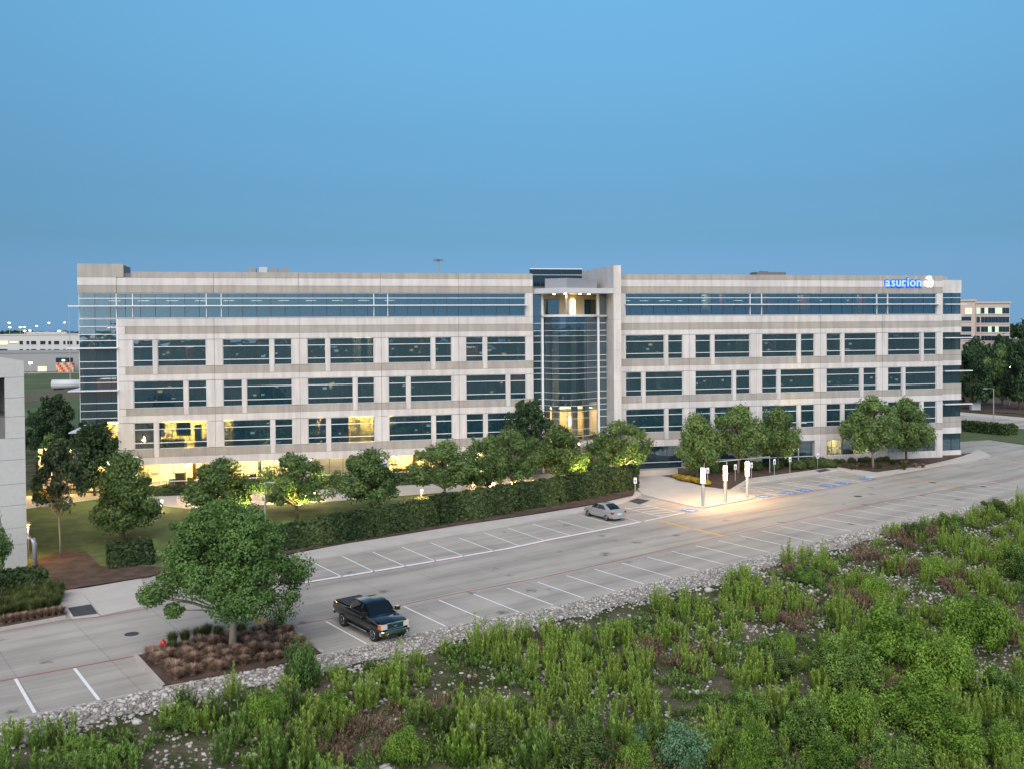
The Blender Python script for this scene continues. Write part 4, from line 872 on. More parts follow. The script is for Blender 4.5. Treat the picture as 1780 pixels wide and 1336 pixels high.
# distant woods on the horizon: one mass
def woods(name, pts, h, wid, n, size):
    P = np.array(pts, float); k = rng.integers(0, len(P) - 1, n); t = rng.random(n)[:, None]; c = P[k] * (1 - t) + P[k + 1] * t
    c = c + rng.normal(0, wid, (n, 2)); bumps = .72 + .28 * np.sin(c[:, 0] * .021 + 1) * np.sin(c[:, 0] * .053) ; z = rng.random(n) ** .6 * h * bumps
    me = quadcloud(name, np.column_stack([c, z]), sph(n) + [0, -.4, .5], size * rng.uniform(.6, 1.4, n), rng.random(n) * .8, M_dark, aspect=1.2)
    return tag(link(name, me), 'far line of dark woods on the horizon', 'woods', kind='stuff')
woods('woodland', [(-1500, 1900), (-900, 1750), (-300, 1900), (500, 1800), (1500, 1700)], 15, 60, 26000, 9)
woods('woodland', [(130, 330), (200, 420), (300, 520), (420, 600)], 13, 14, 9000, 2.6)['label'] = 'dark belt of trees behind the far pink building'

# ------------------------------------------------------------------ hedges and shrubs
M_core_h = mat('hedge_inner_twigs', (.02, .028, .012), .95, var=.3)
def hedge(name, pts, w, h, label, m=M_hedge, dens=240, leaf=.20, group='clipped hedges', z=.08, cat='hedge'):
    P = [np.array(p) for p in pts]; cs, ns = [], []
    hh = h if hasattr(h, '__len__') else [h] * len(P); core_ = MB()
    for i in range(len(P) - 1):
        a, b = P[i], P[i + 1]; v = b - a; L = np.linalg.norm(v); t = v / L; nn = np.array([-t[1], t[0]])
        N = int(L * (w + 2 * max(hh)) * dens); u = rng.random(N); face = rng.random(N) * (w + 2 * max(hh)); hq = hh[i] + (hh[i + 1] - hh[i]) * u
        topm = face < w; q = np.where(topm, rng.random(N) - .5, np.where(face < w + max(hh), -.5, .5)) * w; zz_ = np.where(topm, hq, rng.random(N) * hq)
        wob = .10 * np.sin(u * L * 2.3 + zz_ * 2) + .06 * np.sin(u * L * 5.1) + rng.normal(0, .07, N)
        pos = a + u[:, None] * v + (q + np.where(topm, rng.normal(0, .05, N), np.sign(q) * wob))[:, None] * nn
        cs.append(np.column_stack([pos, zz_ + np.where(topm, wob, rng.normal(0, .05, N)) + z])); nr = np.zeros((N, 3)); nr[topm, 2] = 1; nr[~topm, :2] = np.sign(q[~topm])[:, None] * nn; nr[:, 2] += .3; ns.append(nr)
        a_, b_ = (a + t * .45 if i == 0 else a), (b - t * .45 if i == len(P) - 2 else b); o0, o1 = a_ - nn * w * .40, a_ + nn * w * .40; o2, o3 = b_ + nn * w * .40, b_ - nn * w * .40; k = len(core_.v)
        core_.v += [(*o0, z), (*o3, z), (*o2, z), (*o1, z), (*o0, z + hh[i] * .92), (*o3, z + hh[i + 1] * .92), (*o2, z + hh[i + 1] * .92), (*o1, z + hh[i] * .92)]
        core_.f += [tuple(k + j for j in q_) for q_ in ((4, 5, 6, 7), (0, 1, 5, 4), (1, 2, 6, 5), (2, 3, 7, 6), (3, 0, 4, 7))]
    for pe, tn, he in ((P[0], P[0] - P[1], hh[0]), (P[-1], P[-1] - P[-2], hh[-1])):
        tn = tn / np.linalg.norm(tn); nn = np.array([-tn[1], tn[0]]); N = int(w * he * dens * 1.6); q = (rng.random(N) - .5) * w
        cs.append(np.column_stack([pe + q[:, None] * nn + tn * rng.normal(-.05, .09, (N, 1)), rng.random(N) * he + z])); ns.append(np.tile([tn[0], tn[1], .3], (N, 1)))
    c = np.concatenate(cs); N = len(c); e = empty(name); ctr = P[0]
    me = quadcloud(name, c, np.concatenate(ns), leaf * rng.uniform(.6, 1.3, N), np.clip(.25 + .3 * np.sin(c[:, 0] * .8 + c[:, 1] * .5) * np.sin(c[:, 0] * .31) + .45 * rng.random(N) - .1, 0, 1), m)
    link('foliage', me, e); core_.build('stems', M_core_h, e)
    return tag(e, label, cat, group)
def line_pts(px): return [G2(*p) for p in px]
hedge('clipped_hedge', line_pts([(490, 954), (560, 945), (640, 932), (700, 920), (752, 911.5)]), 1.8, [1.7, 2.0, 2.1, 2.1, 2.1], 'left section of the long clipped hedge beside the big oak')
hedge('clipped_hedge', line_pts([(757, 910), (820, 900), (888, 888)]), 1.9, [2.3, 2.3, 2.4], 'middle section of the long clipped hedge by the stalls')
hedge('clipped_hedge', line_pts([(893, 886), (960, 875), (1030, 861), (1098, 847)]), 1.9, [2.3, 2.3, 2.3, 2.2], 'right section of the long clipped hedge ending at the white sign')
hedge('clipped_hedge', line_pts([(190, 984), (262, 976)]), 2.2, 1.5, 'short dark clipped hedge on the mulch left of the oak')
hedge('clipped_hedge', line_pts([(-30, 1046), (74, 1026)]), 1.6, 1.5, 'dark clipped hedge below the concrete garage wall')
for a, b, n_, h_, lb in ((-42, -37, 3.2, .9, 'low hedge before the lit ground floor at the left corner'), (-36, -29, 3.0, 1.2, 'low hedge under the first lit ground floor bay'), (-24, -16, 3.0, 1.2, 'low hedge under the dimmer middle storefront'), (-15, -7, 3.0, 1.2, 'low hedge under the fourth lit storefront')):
    hedge('low_hedge', [fw(a, n_), fw(b, n_)], 1.2, h_, lb, dens=120)
hedge('low_hedge', line_pts([(1668, 748), (1700, 751), (1758, 757)]), 3.0, 1.5, 'brown-green hedge on the verge right of the building', dens=60, leaf=.35)
# small shrub variants
def tuft_mesh(name, n, rad, h, w, m, droop=.5, tint=(.0, 1.0)):
    a = rng.random(n) * 6.283; r0 = np.sqrt(rng.random(n)) * rad * .35; lean = rng.uniform(.1, 1.0, n) * droop; hh = h * rng.uniform(.55, 1.1, n)
    b0 = np.column_stack([np.cos(a) * r0, np.sin(a) * r0, np.zeros(n)]); out = np.column_stack([np.cos(a), np.sin(a), np.zeros(n)]); side = np.column_stack([-np.sin(a), np.cos(a), np.zeros(n)]) * w
    mid = b0 + out * (rad * lean * .45)[:, None] + [0, 0, 1] * (hh * .65)[:, None]; tip = b0 + out * (rad * lean)[:, None] + [0, 0, 1] * (hh * (1 - .35 * lean))[:, None]
    v = np.empty((n, 6, 3)); v[:, 0] = b0 - side; v[:, 1] = b0 + side; v[:, 2] = mid - side * .9; v[:, 3] = mid + side * .9; v[:, 4] = tip - side * .15; v[:, 5] = tip + side * .15
    i = np.arange(n)[:, None] * 6; f = np.concatenate([i + [0, 1, 3, 2], i + [2, 3, 5, 4]]); t = tint[0] + (tint[1] - tint[0]) * rng.random(n)
    me = rawmesh(name, v.reshape(-1, 3), f, np.concatenate([t, t])); me.materials.append(m); return me
def ball_mesh(name, n, leaf, m, sq=.8):
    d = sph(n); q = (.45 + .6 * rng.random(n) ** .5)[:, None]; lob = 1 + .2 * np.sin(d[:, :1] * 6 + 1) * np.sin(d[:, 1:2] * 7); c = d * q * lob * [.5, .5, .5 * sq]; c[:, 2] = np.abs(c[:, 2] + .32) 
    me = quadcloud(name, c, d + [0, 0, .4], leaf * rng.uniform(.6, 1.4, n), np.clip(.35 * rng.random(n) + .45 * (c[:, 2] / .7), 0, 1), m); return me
M_tuft = leafmat('tan_tuft_blade', (.16, .10, .07), (.52, .37, .28))
V_dry = [tuft_mesh('dry_tuft', 520, .42, .55, .014, M_tuft, 1.0) for _ in range(3)]
V_gr = [tuft_mesh('grass_tuft', 420, .5, .9, .012, M_gras, .9) for _ in range(3)]
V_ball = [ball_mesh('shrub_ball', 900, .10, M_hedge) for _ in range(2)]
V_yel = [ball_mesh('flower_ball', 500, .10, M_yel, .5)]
def put(name, me, x, y, z, s, label, cat, group, rz=None, sz=None):
    o = link(name, me); o.location = (x, y, z); o.scale = (s, s, sz or s); o.rotation_euler = (0, 0, random.random() * 6.28 if rz is None else rz); return tag(o, label, cat, group)
def in_poly(x, y, P):
    c = False; j = len(P) - 1
    for i in range(len(P)):
        if (P[i][1] > y) != (P[j][1] > y) and x < (P[j][0] - P[i][0]) * (y - P[i][1]) / (P[j][1] - P[i][1]) + P[i][0]: c = not c
        j = i
    return c
def inset(P, d): c = np.mean(P, 0); return [tuple(np.array(p) + (c - p) / np.linalg.norm(c - p) * d) for p in P]
ii_ = inset(isl, .7); rI = random.Random(3); got = []; tbx, tby = G2(405, 1131)
while len(got) < 46:
    x, y = rI.uniform(min(p[0] for p in isl), max(p[0] for p in isl)), rI.uniform(min(p[1] for p in isl), max(p[1] for p in isl))
    if in_poly(x, y, ii_) and all((x - a) ** 2 + (y - b) ** 2 > .62 for a, b in got) and (x - tbx) ** 2 + (y - tby) ** 2 > .5: got.append((x, y))
for i, (x, y) in enumerate(got):
    sc_ = rI.uniform(.9, 1.35); px = 890 + 0
    put('grass_tuft', V_dry[i % 3], x, y, .12, sc_, 'rounded brown grass tuft in the mulch island under the oak', 'grass tuft', 'brown tufts in the island')
for i, p in enumerate([(300, 1123), (322, 1119), (345, 1116), (360, 1109), (380, 1112), (300, 1140), (420, 1108), (487, 1090)]):
    g = G(*p); put('grass_tuft', V_gr[i % 3], g.x, g.y, .12, .95, 'green grass tuft among the brown tufts in the mulch island', 'grass tuft', 'green tufts in the island')
for i in range(64):
    g = G(random.uniform(-30, 108), 0 + 1); u_ = random.random(); v_ = random.random(); px = -25 + 132 * u_; g = G(px, 1090 - .165 * px - 8 - 36 * v_)
    put('grass_tuft', V_gr[i % 3], g.x, g.y, .08, random.uniform(.9, 1.3), 'ornamental green grass tuft in the bed below the garage hedge', 'grass tuft', 'ornamental grass by the garage')
for i in range(9):
    px = 5 + i * 12.4; g = G(px, 1085 - .165 * px); put('grass_tuft', V_dry[i % 3], g.x, g.y, .08, 1.0, 'tan grass tuft along the kerb of the ornamental grass bed', 'grass tuft', 'tan tufts along the kerb')
tag(sheet('mulch_bed', [G2(*p) for p in [(-60, 1106), (114, 1071), (95, 1035), (60, 1030), (-60, 1055)]], .085, M_mulch), kind='structure')
for i in range(34):                     # shrubs of the right bed
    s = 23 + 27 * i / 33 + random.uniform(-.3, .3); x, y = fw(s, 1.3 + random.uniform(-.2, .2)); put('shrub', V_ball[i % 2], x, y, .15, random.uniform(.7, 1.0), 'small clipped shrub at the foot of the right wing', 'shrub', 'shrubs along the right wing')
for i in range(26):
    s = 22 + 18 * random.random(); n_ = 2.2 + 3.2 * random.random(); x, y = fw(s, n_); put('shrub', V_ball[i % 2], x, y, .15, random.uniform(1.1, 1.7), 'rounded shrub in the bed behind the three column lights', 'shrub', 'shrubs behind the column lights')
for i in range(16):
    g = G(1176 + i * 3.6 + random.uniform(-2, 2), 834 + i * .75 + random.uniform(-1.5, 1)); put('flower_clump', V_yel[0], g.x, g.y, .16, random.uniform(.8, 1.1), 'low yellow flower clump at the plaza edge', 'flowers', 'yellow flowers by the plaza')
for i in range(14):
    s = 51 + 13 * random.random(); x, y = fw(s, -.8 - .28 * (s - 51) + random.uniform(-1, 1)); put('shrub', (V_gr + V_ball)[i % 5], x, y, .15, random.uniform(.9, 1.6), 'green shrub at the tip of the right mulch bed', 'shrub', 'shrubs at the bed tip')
for i in range(16):
    g = G(1520 + random.uniform(-55, 90), 812 + random.uniform(-4, 6)); put('grass_tuft', (V_gr + V_dry)[i % 6], g.x, g.y, .16, random.uniform(.7, 1.0), 'small olive tuft in the mulch around the twin-trunked tree', 'grass tuft', 'tufts round the twin trunk')
for i in range(12):
    g = G(72 + i * 2.6 + random.uniform(-2, 2), 862 + random.uniform(0, 14)); put('flower_clump', V_yel[0], g.x, g.y, .11, 1.3, 'yellow shrub in the raised planter near the garage', 'shrub', 'planter shrubs by the garage')

# ------------------------------------------------------------------ the rocky bank: stones, weeds, shrubs
def nf(x, y, s=1.0, o=0.0):
    x = x * s + o; y = y * s - o * .7
    return .5 + .25 * (np.sin(x + 1.7 * np.sin(y * .8 + o)) + np.sin(1.3 * y + 1.4 * np.sin(x * .9 + 2 * o)))
def GB(px, py):                          # pixel -> point on the bank
    z = -1.0
    for _ in range(25): g = G(px, py, z); z = .5 * z + .5 * float(bank_z(np.array([g.x]), np.array([g.y]))[0])
    return Vector((g.x, g.y, z))
def bank_pts(n, t0, t1):
    out = []; tot = 0
    while tot < n:
        x = rng.uniform(-28, 66, n * 3); y = rng.uniform(26, 108, n * 3); t = edge_dist(x, y)
        k = (t > t0) & (t < t1) & (np.abs(x) < y * .60 + 1.5); p = np.column_stack([x[k], y[k], t[k]]); out.append(p); tot += len(p)
    return np.concatenate(out)[:n]
ico_v = []; ph = (1 + 5 ** .5) / 2
for a, b in ((-1, ph), (1, ph), (-1, -ph), (1, -ph)): ico_v.append((a, b, 0))
for a, b in ((-1, ph), (1, ph), (-1, -ph), (1, -ph)): ico_v.append((0, a, b))
for a, b in ((-1, ph), (1, ph), (-1, -ph), (1, -ph)): ico_v.append((b, 0, a))
ico_v = np.array(ico_v) / 1.902; ico_f = np.array([(0, 11, 5), (0, 5, 1), (0, 1, 7), (0, 7, 10), (0, 10, 11), (1, 5, 9), (5, 11, 4), (11, 10, 2), (10, 7, 6), (7, 1, 8), (3, 9, 4), (3, 4, 2), (3, 2, 6), (3, 6, 8), (3, 8, 9), (4, 9, 5), (2, 4, 11), (6, 2, 10), (8, 6, 7), (9, 8, 1)])
def stones(name, P, rad, label, m):
    N = len(P); a = rng.random(N) * 6.283; R_ = np.zeros((N, 3, 3)); R_[:, 0, 0] = np.cos(a); R_[:, 0, 1] = -np.sin(a); R_[:, 1, 0] = np.sin(a); R_[:, 1, 1] = np.cos(a); R_[:, 2, 2] = 1
    v = ico_v[None] * (1 + rng.normal(0, .16, (N, 12, 1))) * np.column_stack([rng.uniform(.8, 1.4, N), rng.uniform(.7, 1.1, N), rng.uniform(.5, .85, N)])[:, None, :] * rad[:, None, None]
    v = np.einsum('nij,nkj->nki', R_, v) + P[:, None, :]; f = (ico_f[None] + 12 * np.arange(N)[:, None, None]).reshape(-1, 3)
    me = rawmesh(name, v.reshape(-1, 3), f, np.repeat(rng.random(N), 20)); me.materials.append(m); return tag(link(name, me), label, 'stones', kind='stuff')
def stone_material():
    m = bpy.data.materials.new('riprap_stone'); m.use_nodes = True; n = m.node_tree.nodes; l = m.node_tree.links; p = n['Principled BSDF']; p.inputs['Roughness'].default_value = .9
    at = n.new('ShaderNodeAttribute'); at.attribute_name = 'tint'; rp = n.new('ShaderNodeValToRGB'); e = rp.color_ramp.elements; e[0].color = (.17, .16, .145, 1); e[1].color = (.50, .48, .455, 1); e[1].position = .9
    l.new(at.outputs['Fac'], rp.inputs[0]); l.new(rp.outputs[0], p.inputs['Base Color']); return m
M_rip = stone_material()
M_grav = mat('gravel_bed', (.34, .325, .30), .95, col2=(.13, .12, .105), scale=5, bump=.8, bscale=9, c2lo=.40, c2hi=.60)
gp = []
for i in range(len(EA) - 1):
    k_ = max(1, int(np.linalg.norm(EA[i + 1] - EA[i]) / 1.5)); gp += [EA[i] + (EA[i + 1] - EA[i]) * j / k_ for j in range(k_)]
gp = np.array(gp); tn_ = np.gradient(gp, axis=0); tn_ /= np.linalg.norm(tn_, axis=1)[:, None]; rn_ = np.column_stack([tn_[:, 1], -tn_[:, 0]]); cols = np.array([.03, .4, .8, 1.2, 1.6, 2.0])
gv = np.concatenate([gp + rn_ * (c_ + (.25 * np.sin(np.arange(len(gp)) * 1.7)[:, None] if c_ > 1.7 else 0)) for c_ in cols]); gz = bank_z(gv[:, 0], gv[:, 1]) + .03; n0 = len(gp)
gf = np.array([(c_ * n0 + i, (c_ + 1) * n0 + i, (c_ + 1) * n0 + i + 1, c_ * n0 + i + 1) for c_ in range(len(cols) - 1) for i in range(n0 - 1)])
gm = rawmesh('gravel_strip', np.column_stack([gv, gz]), gf); gm.materials.append(M_grav); tag(link('gravel_strip', gm), kind='structure')
p = bank_pts(16000, .10, 2.5); keep = rng.random(16000) < np.where(p[:, 2] < 1.5, 1, .55 - .25 * np.clip((p[:, 0] - 15) / 20, 0, 1)); p = p[keep]; z = bank_z(p[:, 0], p[:, 1]); rad = .04 + .085 * rng.random(len(p)) ** 2.2 * (1 + .4 * (p[:, 1] < 52))
stones('riprap', np.column_stack([p[:, :2], z + .05]), rad, 'pale riprap stones along the edge of the parking lot', M_rip)
def dens_rock(p): return np.clip((nf(p[:, 0], p[:, 1], .42, 1.3) - .50) * 4, 0, 1) * np.clip(1.5 - np.clip(p[:, 2] - 12, 0, 99) * .07, .1, 1) + .20 + .45 * np.clip((p[:, 0] - 10) / 14, 0, 1) * (p[:, 2] < 12)
p = bank_pts(20000, 2.2, 30); p = p[rng.random(len(p)) < dens_rock(p)]; z = bank_z(p[:, 0], p[:, 1])
stones('bank_stones', np.column_stack([p[:, :2], z + .03]), rng.uniform(.05, .14, len(p)), 'grey and white stones strewn over the planted bank', M_rip)
p = bank_pts(60, 1.5, 26); z = bank_z(p[:, 0], p[:, 1])
for i in range(60):
    r_ = random.uniform(.16, .34); v = ico_v * (1 + rng.normal(0, .13, (12, 1))) * [1.2, .95, .75] * r_
    me = rawmesh('boulder', v, ico_f, np.full(20, random.uniform(.7, 1.0))); me.materials.append(M_rip); o = link('boulder', me); o.location = (p[i, 0], p[i, 1], z[i] + r_ * .25)
    tag(o, 'pale boulder lying among the weeds on the bank', 'boulder', 'boulders on the bank')
def weed_arrays(nst, h, rad, nlf, leaf, seed, bushy=1.0):
    r_ = np.random.default_rng(seed); ang = r_.random(nst) * 6.283; q = np.sqrt(r_.random(nst)) * rad; base = np.column_stack([np.cos(ang) * q, np.sin(ang) * q, np.zeros(nst)])
    hh = h * r_.uniform(.6, 1.12, nst) * (1 - .35 * (q / rad) ** 2); lean = np.column_stack([np.cos(ang), np.sin(ang), np.zeros(nst)]) * (q * .45)[:, None] + r_.normal(0, .05, (nst, 3)) * [1, 1, 0]
    u = r_.random((nst, nlf)) ** .8 * .88 + .12; a = r_.random((nst, nlf)) * 6.283
    out = np.stack([np.cos(a), np.sin(a), np.full(a.shape, 1.25)], -1); out /= np.linalg.norm(out, axis=-1, keepdims=True)
    L = leaf * (1.25 - .55 * u) * r_.uniform(.7, 1.3, u.shape) * bushy
    root = base[:, None] + lean[:, None] * u[..., None] + np.array([0, 0, 1]) * (hh[:, None] * u)[..., None]
    tip = root + out * L[..., None]; sd = np.stack([-np.sin(a), np.cos(a), np.zeros(a.shape)], -1) * (L * .13)[..., None]; mid = root + out * (L * .5)[..., None]
    v = np.stack([root, mid + sd, tip, mid - sd], 2).reshape(-1, 4, 3)
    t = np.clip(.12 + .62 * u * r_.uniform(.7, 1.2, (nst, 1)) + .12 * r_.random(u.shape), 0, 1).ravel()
    return v, t
WV = [weed_arrays(n_, h_, r_, nl, lf, 100 + i) for i, (n_, h_, r_, nl, lf) in enumerate([(18, 1.75, .40, 60, .20), (24, 1.35, .48, 48, .19), (14, 1.95, .32, 66, .20), (20, 1.1, .48, 40, .18), (24, 1.6, .5, 50, .2), (12, 1.2, .36, 48, .2)])]
WM = []
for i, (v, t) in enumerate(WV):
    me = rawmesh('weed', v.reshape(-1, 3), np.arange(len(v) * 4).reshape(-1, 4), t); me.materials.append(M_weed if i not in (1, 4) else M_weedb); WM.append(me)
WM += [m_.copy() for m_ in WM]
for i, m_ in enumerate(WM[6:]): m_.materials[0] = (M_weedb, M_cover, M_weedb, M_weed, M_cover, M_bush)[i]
def weedy(p): return (1 - .55 * np.clip((p[:, 0] - 12) / 12, 0, 1) * (p[:, 2] < 12)) * np.clip((nf(p[:, 0], p[:, 1], .55, .4) - .34) * 2.6, 0, 1) * np.clip((p[:, 2] - 2.0) / 1.5, 0, 1)
cand = bank_pts(6000, 2.2, 29); cand = cand[rng.random(len(cand)) < weedy(cand) * (1 - .5 * np.clip((cand[:, 0] - 6) / 8, 0, 1) * (cand[:, 2] > 13))]
sel = []
for c in cand:
    if all((c[0] - s_[0]) ** 2 + (c[1] - s_[1]) ** 2 > .8 for s_ in sel): sel.append(c)
    if len(sel) >= 720: break
sel = np.array(sel); order = np.argsort(sel[:, 1]); sel = sel[order]
zz_ = bank_z(sel[:, 0], sel[:, 1])
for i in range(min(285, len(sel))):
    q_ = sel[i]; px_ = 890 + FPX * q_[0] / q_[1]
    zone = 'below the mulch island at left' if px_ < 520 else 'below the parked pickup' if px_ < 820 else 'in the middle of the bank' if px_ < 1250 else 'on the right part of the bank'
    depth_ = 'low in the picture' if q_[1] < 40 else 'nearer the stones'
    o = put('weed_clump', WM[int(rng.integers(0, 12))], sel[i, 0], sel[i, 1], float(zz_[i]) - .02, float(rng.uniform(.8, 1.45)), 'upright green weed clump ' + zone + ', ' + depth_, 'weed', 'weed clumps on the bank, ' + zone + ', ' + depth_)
def merged(name, P, Z, label, m, smin=.6, smax=1.2, variants=WV):
    vs, ts = [], []
    for i in range(len(P)):
        v, t = variants[int(rng.integers(0, len(variants)))]; a = rng.random() * 6.283; s_ = rng.uniform(smin, smax); c_, n_ = math.cos(a) * s_, math.sin(a) * s_
        w = np.empty_like(v); w[..., 0] = v[..., 0] * c_ - v[..., 1] * n_ + P[i, 0]; w[..., 1] = v[..., 0] * n_ + v[..., 1] * c_ + P[i, 1]; w[..., 2] = v[..., 2] * s_ * rng.uniform(.8, 1.2) + Z[i]
        vs.append(w); ts.append(np.clip(t + rng.uniform(-.15, .2), 0, 1))
    v = np.concatenate(vs); me = rawmesh(name, v.reshape(-1, 3), np.arange(len(v) * 4).reshape(-1, 4), np.concatenate(ts)); me.materials.append(m)
    return tag(link(name, me), label, 'weeds', kind='stuff')
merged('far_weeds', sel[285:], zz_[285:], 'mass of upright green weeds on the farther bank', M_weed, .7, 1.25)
SMALL = [weed_arrays(10, .5, .3, 22, .13, 200 + i) for i in range(4)]
p = bank_pts(5200, 2.4, 30); k = rng.random(len(p)) < (1 - .5 * np.clip((p[:, 0] - 12) / 12, 0, 1) * (p[:, 2] < 12)) * np.clip((nf(p[:, 0], p[:, 1], .7, 2.2) - .30) * 1.9, .05, 1) * np.clip((p[:, 2] - 2.2) / 1.5, 0, 1); p = p[k]
merged('low_weeds', p, bank_z(p[:, 0], p[:, 1]), 'low leafy ground cover between the weeds of the bank', M_weedb, .6, 1.5, SMALL)
# dry reddish growth
DRY = [weed_arrays(18, .8, .36, 26, .12, 300 + i) for i in range(3)]
p = bank_pts(2400, 2.6, 22); k = rng.random(len(p)) < np.clip((nf(p[:, 0], p[:, 1], .5, 4.1) - .58) * 3.4, .0, 1); p = p[k]
merged('dry_weeds', p, bank_z(p[:, 0], p[:, 1]), 'dry brown weeds scattered over the bank', M_dry, .7, 1.5, DRY)
# low leaves hugging the ground
n_ = 90000; p = bank_pts(n_, 2.3, 30); k = rng.random(n_) < np.clip((nf(p[:, 0], p[:, 1], .6, 3.1) - .26) * 2.2 + .25 * np.clip((p[:, 2] - 12) / 8, 0, 1), .08, 1) * np.clip((p[:, 2] - 2.2) / 2, 0, 1); p = p[k]; n_ = len(p)
c = np.column_stack([p[:, :2], bank_z(p[:, 0], p[:, 1]) + rng.random(n_) ** 2 * .35 + .03])
tag(link('ground_cover', quadcloud('ground_cover', c, np.tile([0, -.2, 1.0], (n_, 1)), rng.uniform(.035, .09, n_), np.clip(rng.random(n_) * .8 + .2 * nf(p[:, 0], p[:, 1], .9, 1), 0, 1), M_cover)), 'leafy ground cover on the bank', 'ground cover', kind='stuff')
# shrubs
def bush_mesh(name, n, leaf, m, nc=26, seed=1, feather=False):
    r_ = np.random.default_rng(seed); cs, ns, ts = [], [], []
    for i in range(nc):
        d = r_.normal(0, 1, 3); d[2] = abs(d[2]) * .9; d /= np.linalg.norm(d); ctr = d * r_.uniform(.12, .40) * [1, 1, 1.15] + [0, 0, .12]; rr = r_.uniform(.06, .16); k = n // nc
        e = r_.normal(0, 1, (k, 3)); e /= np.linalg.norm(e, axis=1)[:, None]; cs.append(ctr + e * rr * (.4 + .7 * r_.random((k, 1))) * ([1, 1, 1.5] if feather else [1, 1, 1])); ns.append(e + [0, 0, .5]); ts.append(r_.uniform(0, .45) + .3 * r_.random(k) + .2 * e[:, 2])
    c = np.concatenate(cs); c[:, 2] = np.maximum(c[:, 2], .01)
    return quadcloud(name, c, np.concatenate(ns), leaf * r_.uniform(.6, 1.4, len(c)), np.clip(np.concatenate(ts), 0, 1), m, up=[0, 0, 1] if feather else None, aspect=2.2 if feather else 1.5)
V_b = {'a': bush_mesh('bush_a', 15000, .019, M_bush, 46, 1), 'b': bush_mesh('bush_b', 15000, .015, M_bush, 50, 2, True), 'c': bush_mesh('bush_c', 14000, .018, M_weedb, 46, 3), 'o': bush_mesh('bush_o', 14000, .018, M_cover, 46, 4), 'g': bush_mesh('bush_g', 14000, .020, M_blue, 60, 5), 'd': bush_mesh('bush_d', 14000, .017, M_oak, 44, 6, True)}
BL = [(528, 1188, 80, 95, 'd', 'dark green sapling shrub at the corner of the mulch island'), (1195, 1338, 105, 105, 'g', 'pale blue-green shrub at the bottom of the picture'), (1120, 1290, 50, 45, 'g', 'small blue-green shrub left of the larger blue-green one'),
      (1000, 1345, 150, 110, 'o', 'dark olive shrub at the bottom centre of the picture'), (1545, 1150, 150, 120, 'a', 'bright green shrub in the middle of the right-hand thicket'), (1470, 1190, 130, 110, 'c', 'deep green shrub at the left of the right-hand thicket'), (1700, 1120, 150, 105, 'b', 'feathery green shrub topping the thicket at far right'),
      (1640, 1195, 140, 115, 'b', 'tall leafy shrub below the feathery one at right'), (1590, 1260, 150, 115, 'a', 'broad yellow-green shrub in the lower right thicket'), (1745, 1230, 110, 100, 'c', 'dark shrub at the right edge of the thicket'), (1480, 1275, 120, 100, 'b', 'upright shrub in the lower middle of the thicket'), (1400, 1300, 115, 115, 'c', 'shaded shrub right of the pale blue-green shrub'),
      (1310, 1335, 110, 100, 'b', 'light green shrub at the bottom edge right of the blue-green one'), (1670, 1320, 140, 100, 'a', 'low bright shrub near the bottom right corner'), (1760, 1335, 100, 100, 'b', 'yellowish shrub in the bottom right corner'), (1550, 1345, 130, 95, 'c', 'dense shrub at the bottom edge below the broad one'), (1440, 1350, 110, 90, 'a', 'green shrub at the bottom edge among deeper ones'),
      (1105, 1350, 90, 80, 'b', 'bright weed-like shrub left of the blue-green shrub'), (468, 1262, 85, 75, 'b', 'yellow-green shrub below the dark sapling'), (575, 1245, 70, 62, 'a', 'small round shrub right of the dark sapling'), (315, 1262, 70, 55, 'c', 'shrub below the stones left of the island'), (150, 1330, 120, 62, 'c', 'dark shrub in the bottom left corner'),
      (1585, 938, 56, 46, 'o', 'olive shrub near the lot edge at right'), (1652, 925, 62, 50, 'c', 'dark shrub by the lot edge further right'), (1725, 893, 56, 42, 'o', 'low shrub by the far right of the lot edge'), (1400, 1012, 60, 42, 'c', 'shrub among stones below the right bays'), (1770, 1010, 80, 90, 'c', 'green shrub at the right edge above the thicket'), (1620, 1000, 60, 45, 'b', 'small bright shrub among pale stones at right'), (860, 1300, 90, 75, 'o', 'olive shrub low in the centre'), (700, 1320, 90, 70, 'b', 'light shrub at the bottom left of centre'),
      (1350, 1180, 80, 70, 'o', 'dull green shrub left of the thicket'), (1520, 1040, 60, 50, 'b', 'isolated bright shrub among the stones'), (1300, 1250, 90, 75, 'c', 'low dark shrub above the blue-green one')]
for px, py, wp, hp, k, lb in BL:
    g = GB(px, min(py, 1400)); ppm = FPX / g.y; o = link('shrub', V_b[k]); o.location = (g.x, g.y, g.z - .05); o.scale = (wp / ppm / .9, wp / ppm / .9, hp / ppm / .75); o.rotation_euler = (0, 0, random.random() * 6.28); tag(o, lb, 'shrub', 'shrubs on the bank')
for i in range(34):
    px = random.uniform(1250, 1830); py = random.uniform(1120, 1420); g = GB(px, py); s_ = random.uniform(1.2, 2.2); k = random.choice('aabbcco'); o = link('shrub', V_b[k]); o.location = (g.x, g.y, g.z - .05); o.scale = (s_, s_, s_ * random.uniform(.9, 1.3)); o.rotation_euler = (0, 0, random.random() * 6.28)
    tag(o, 'one of the unremarkable green shrubs filling the lower right thicket', 'shrub', 'thicket shrubs')

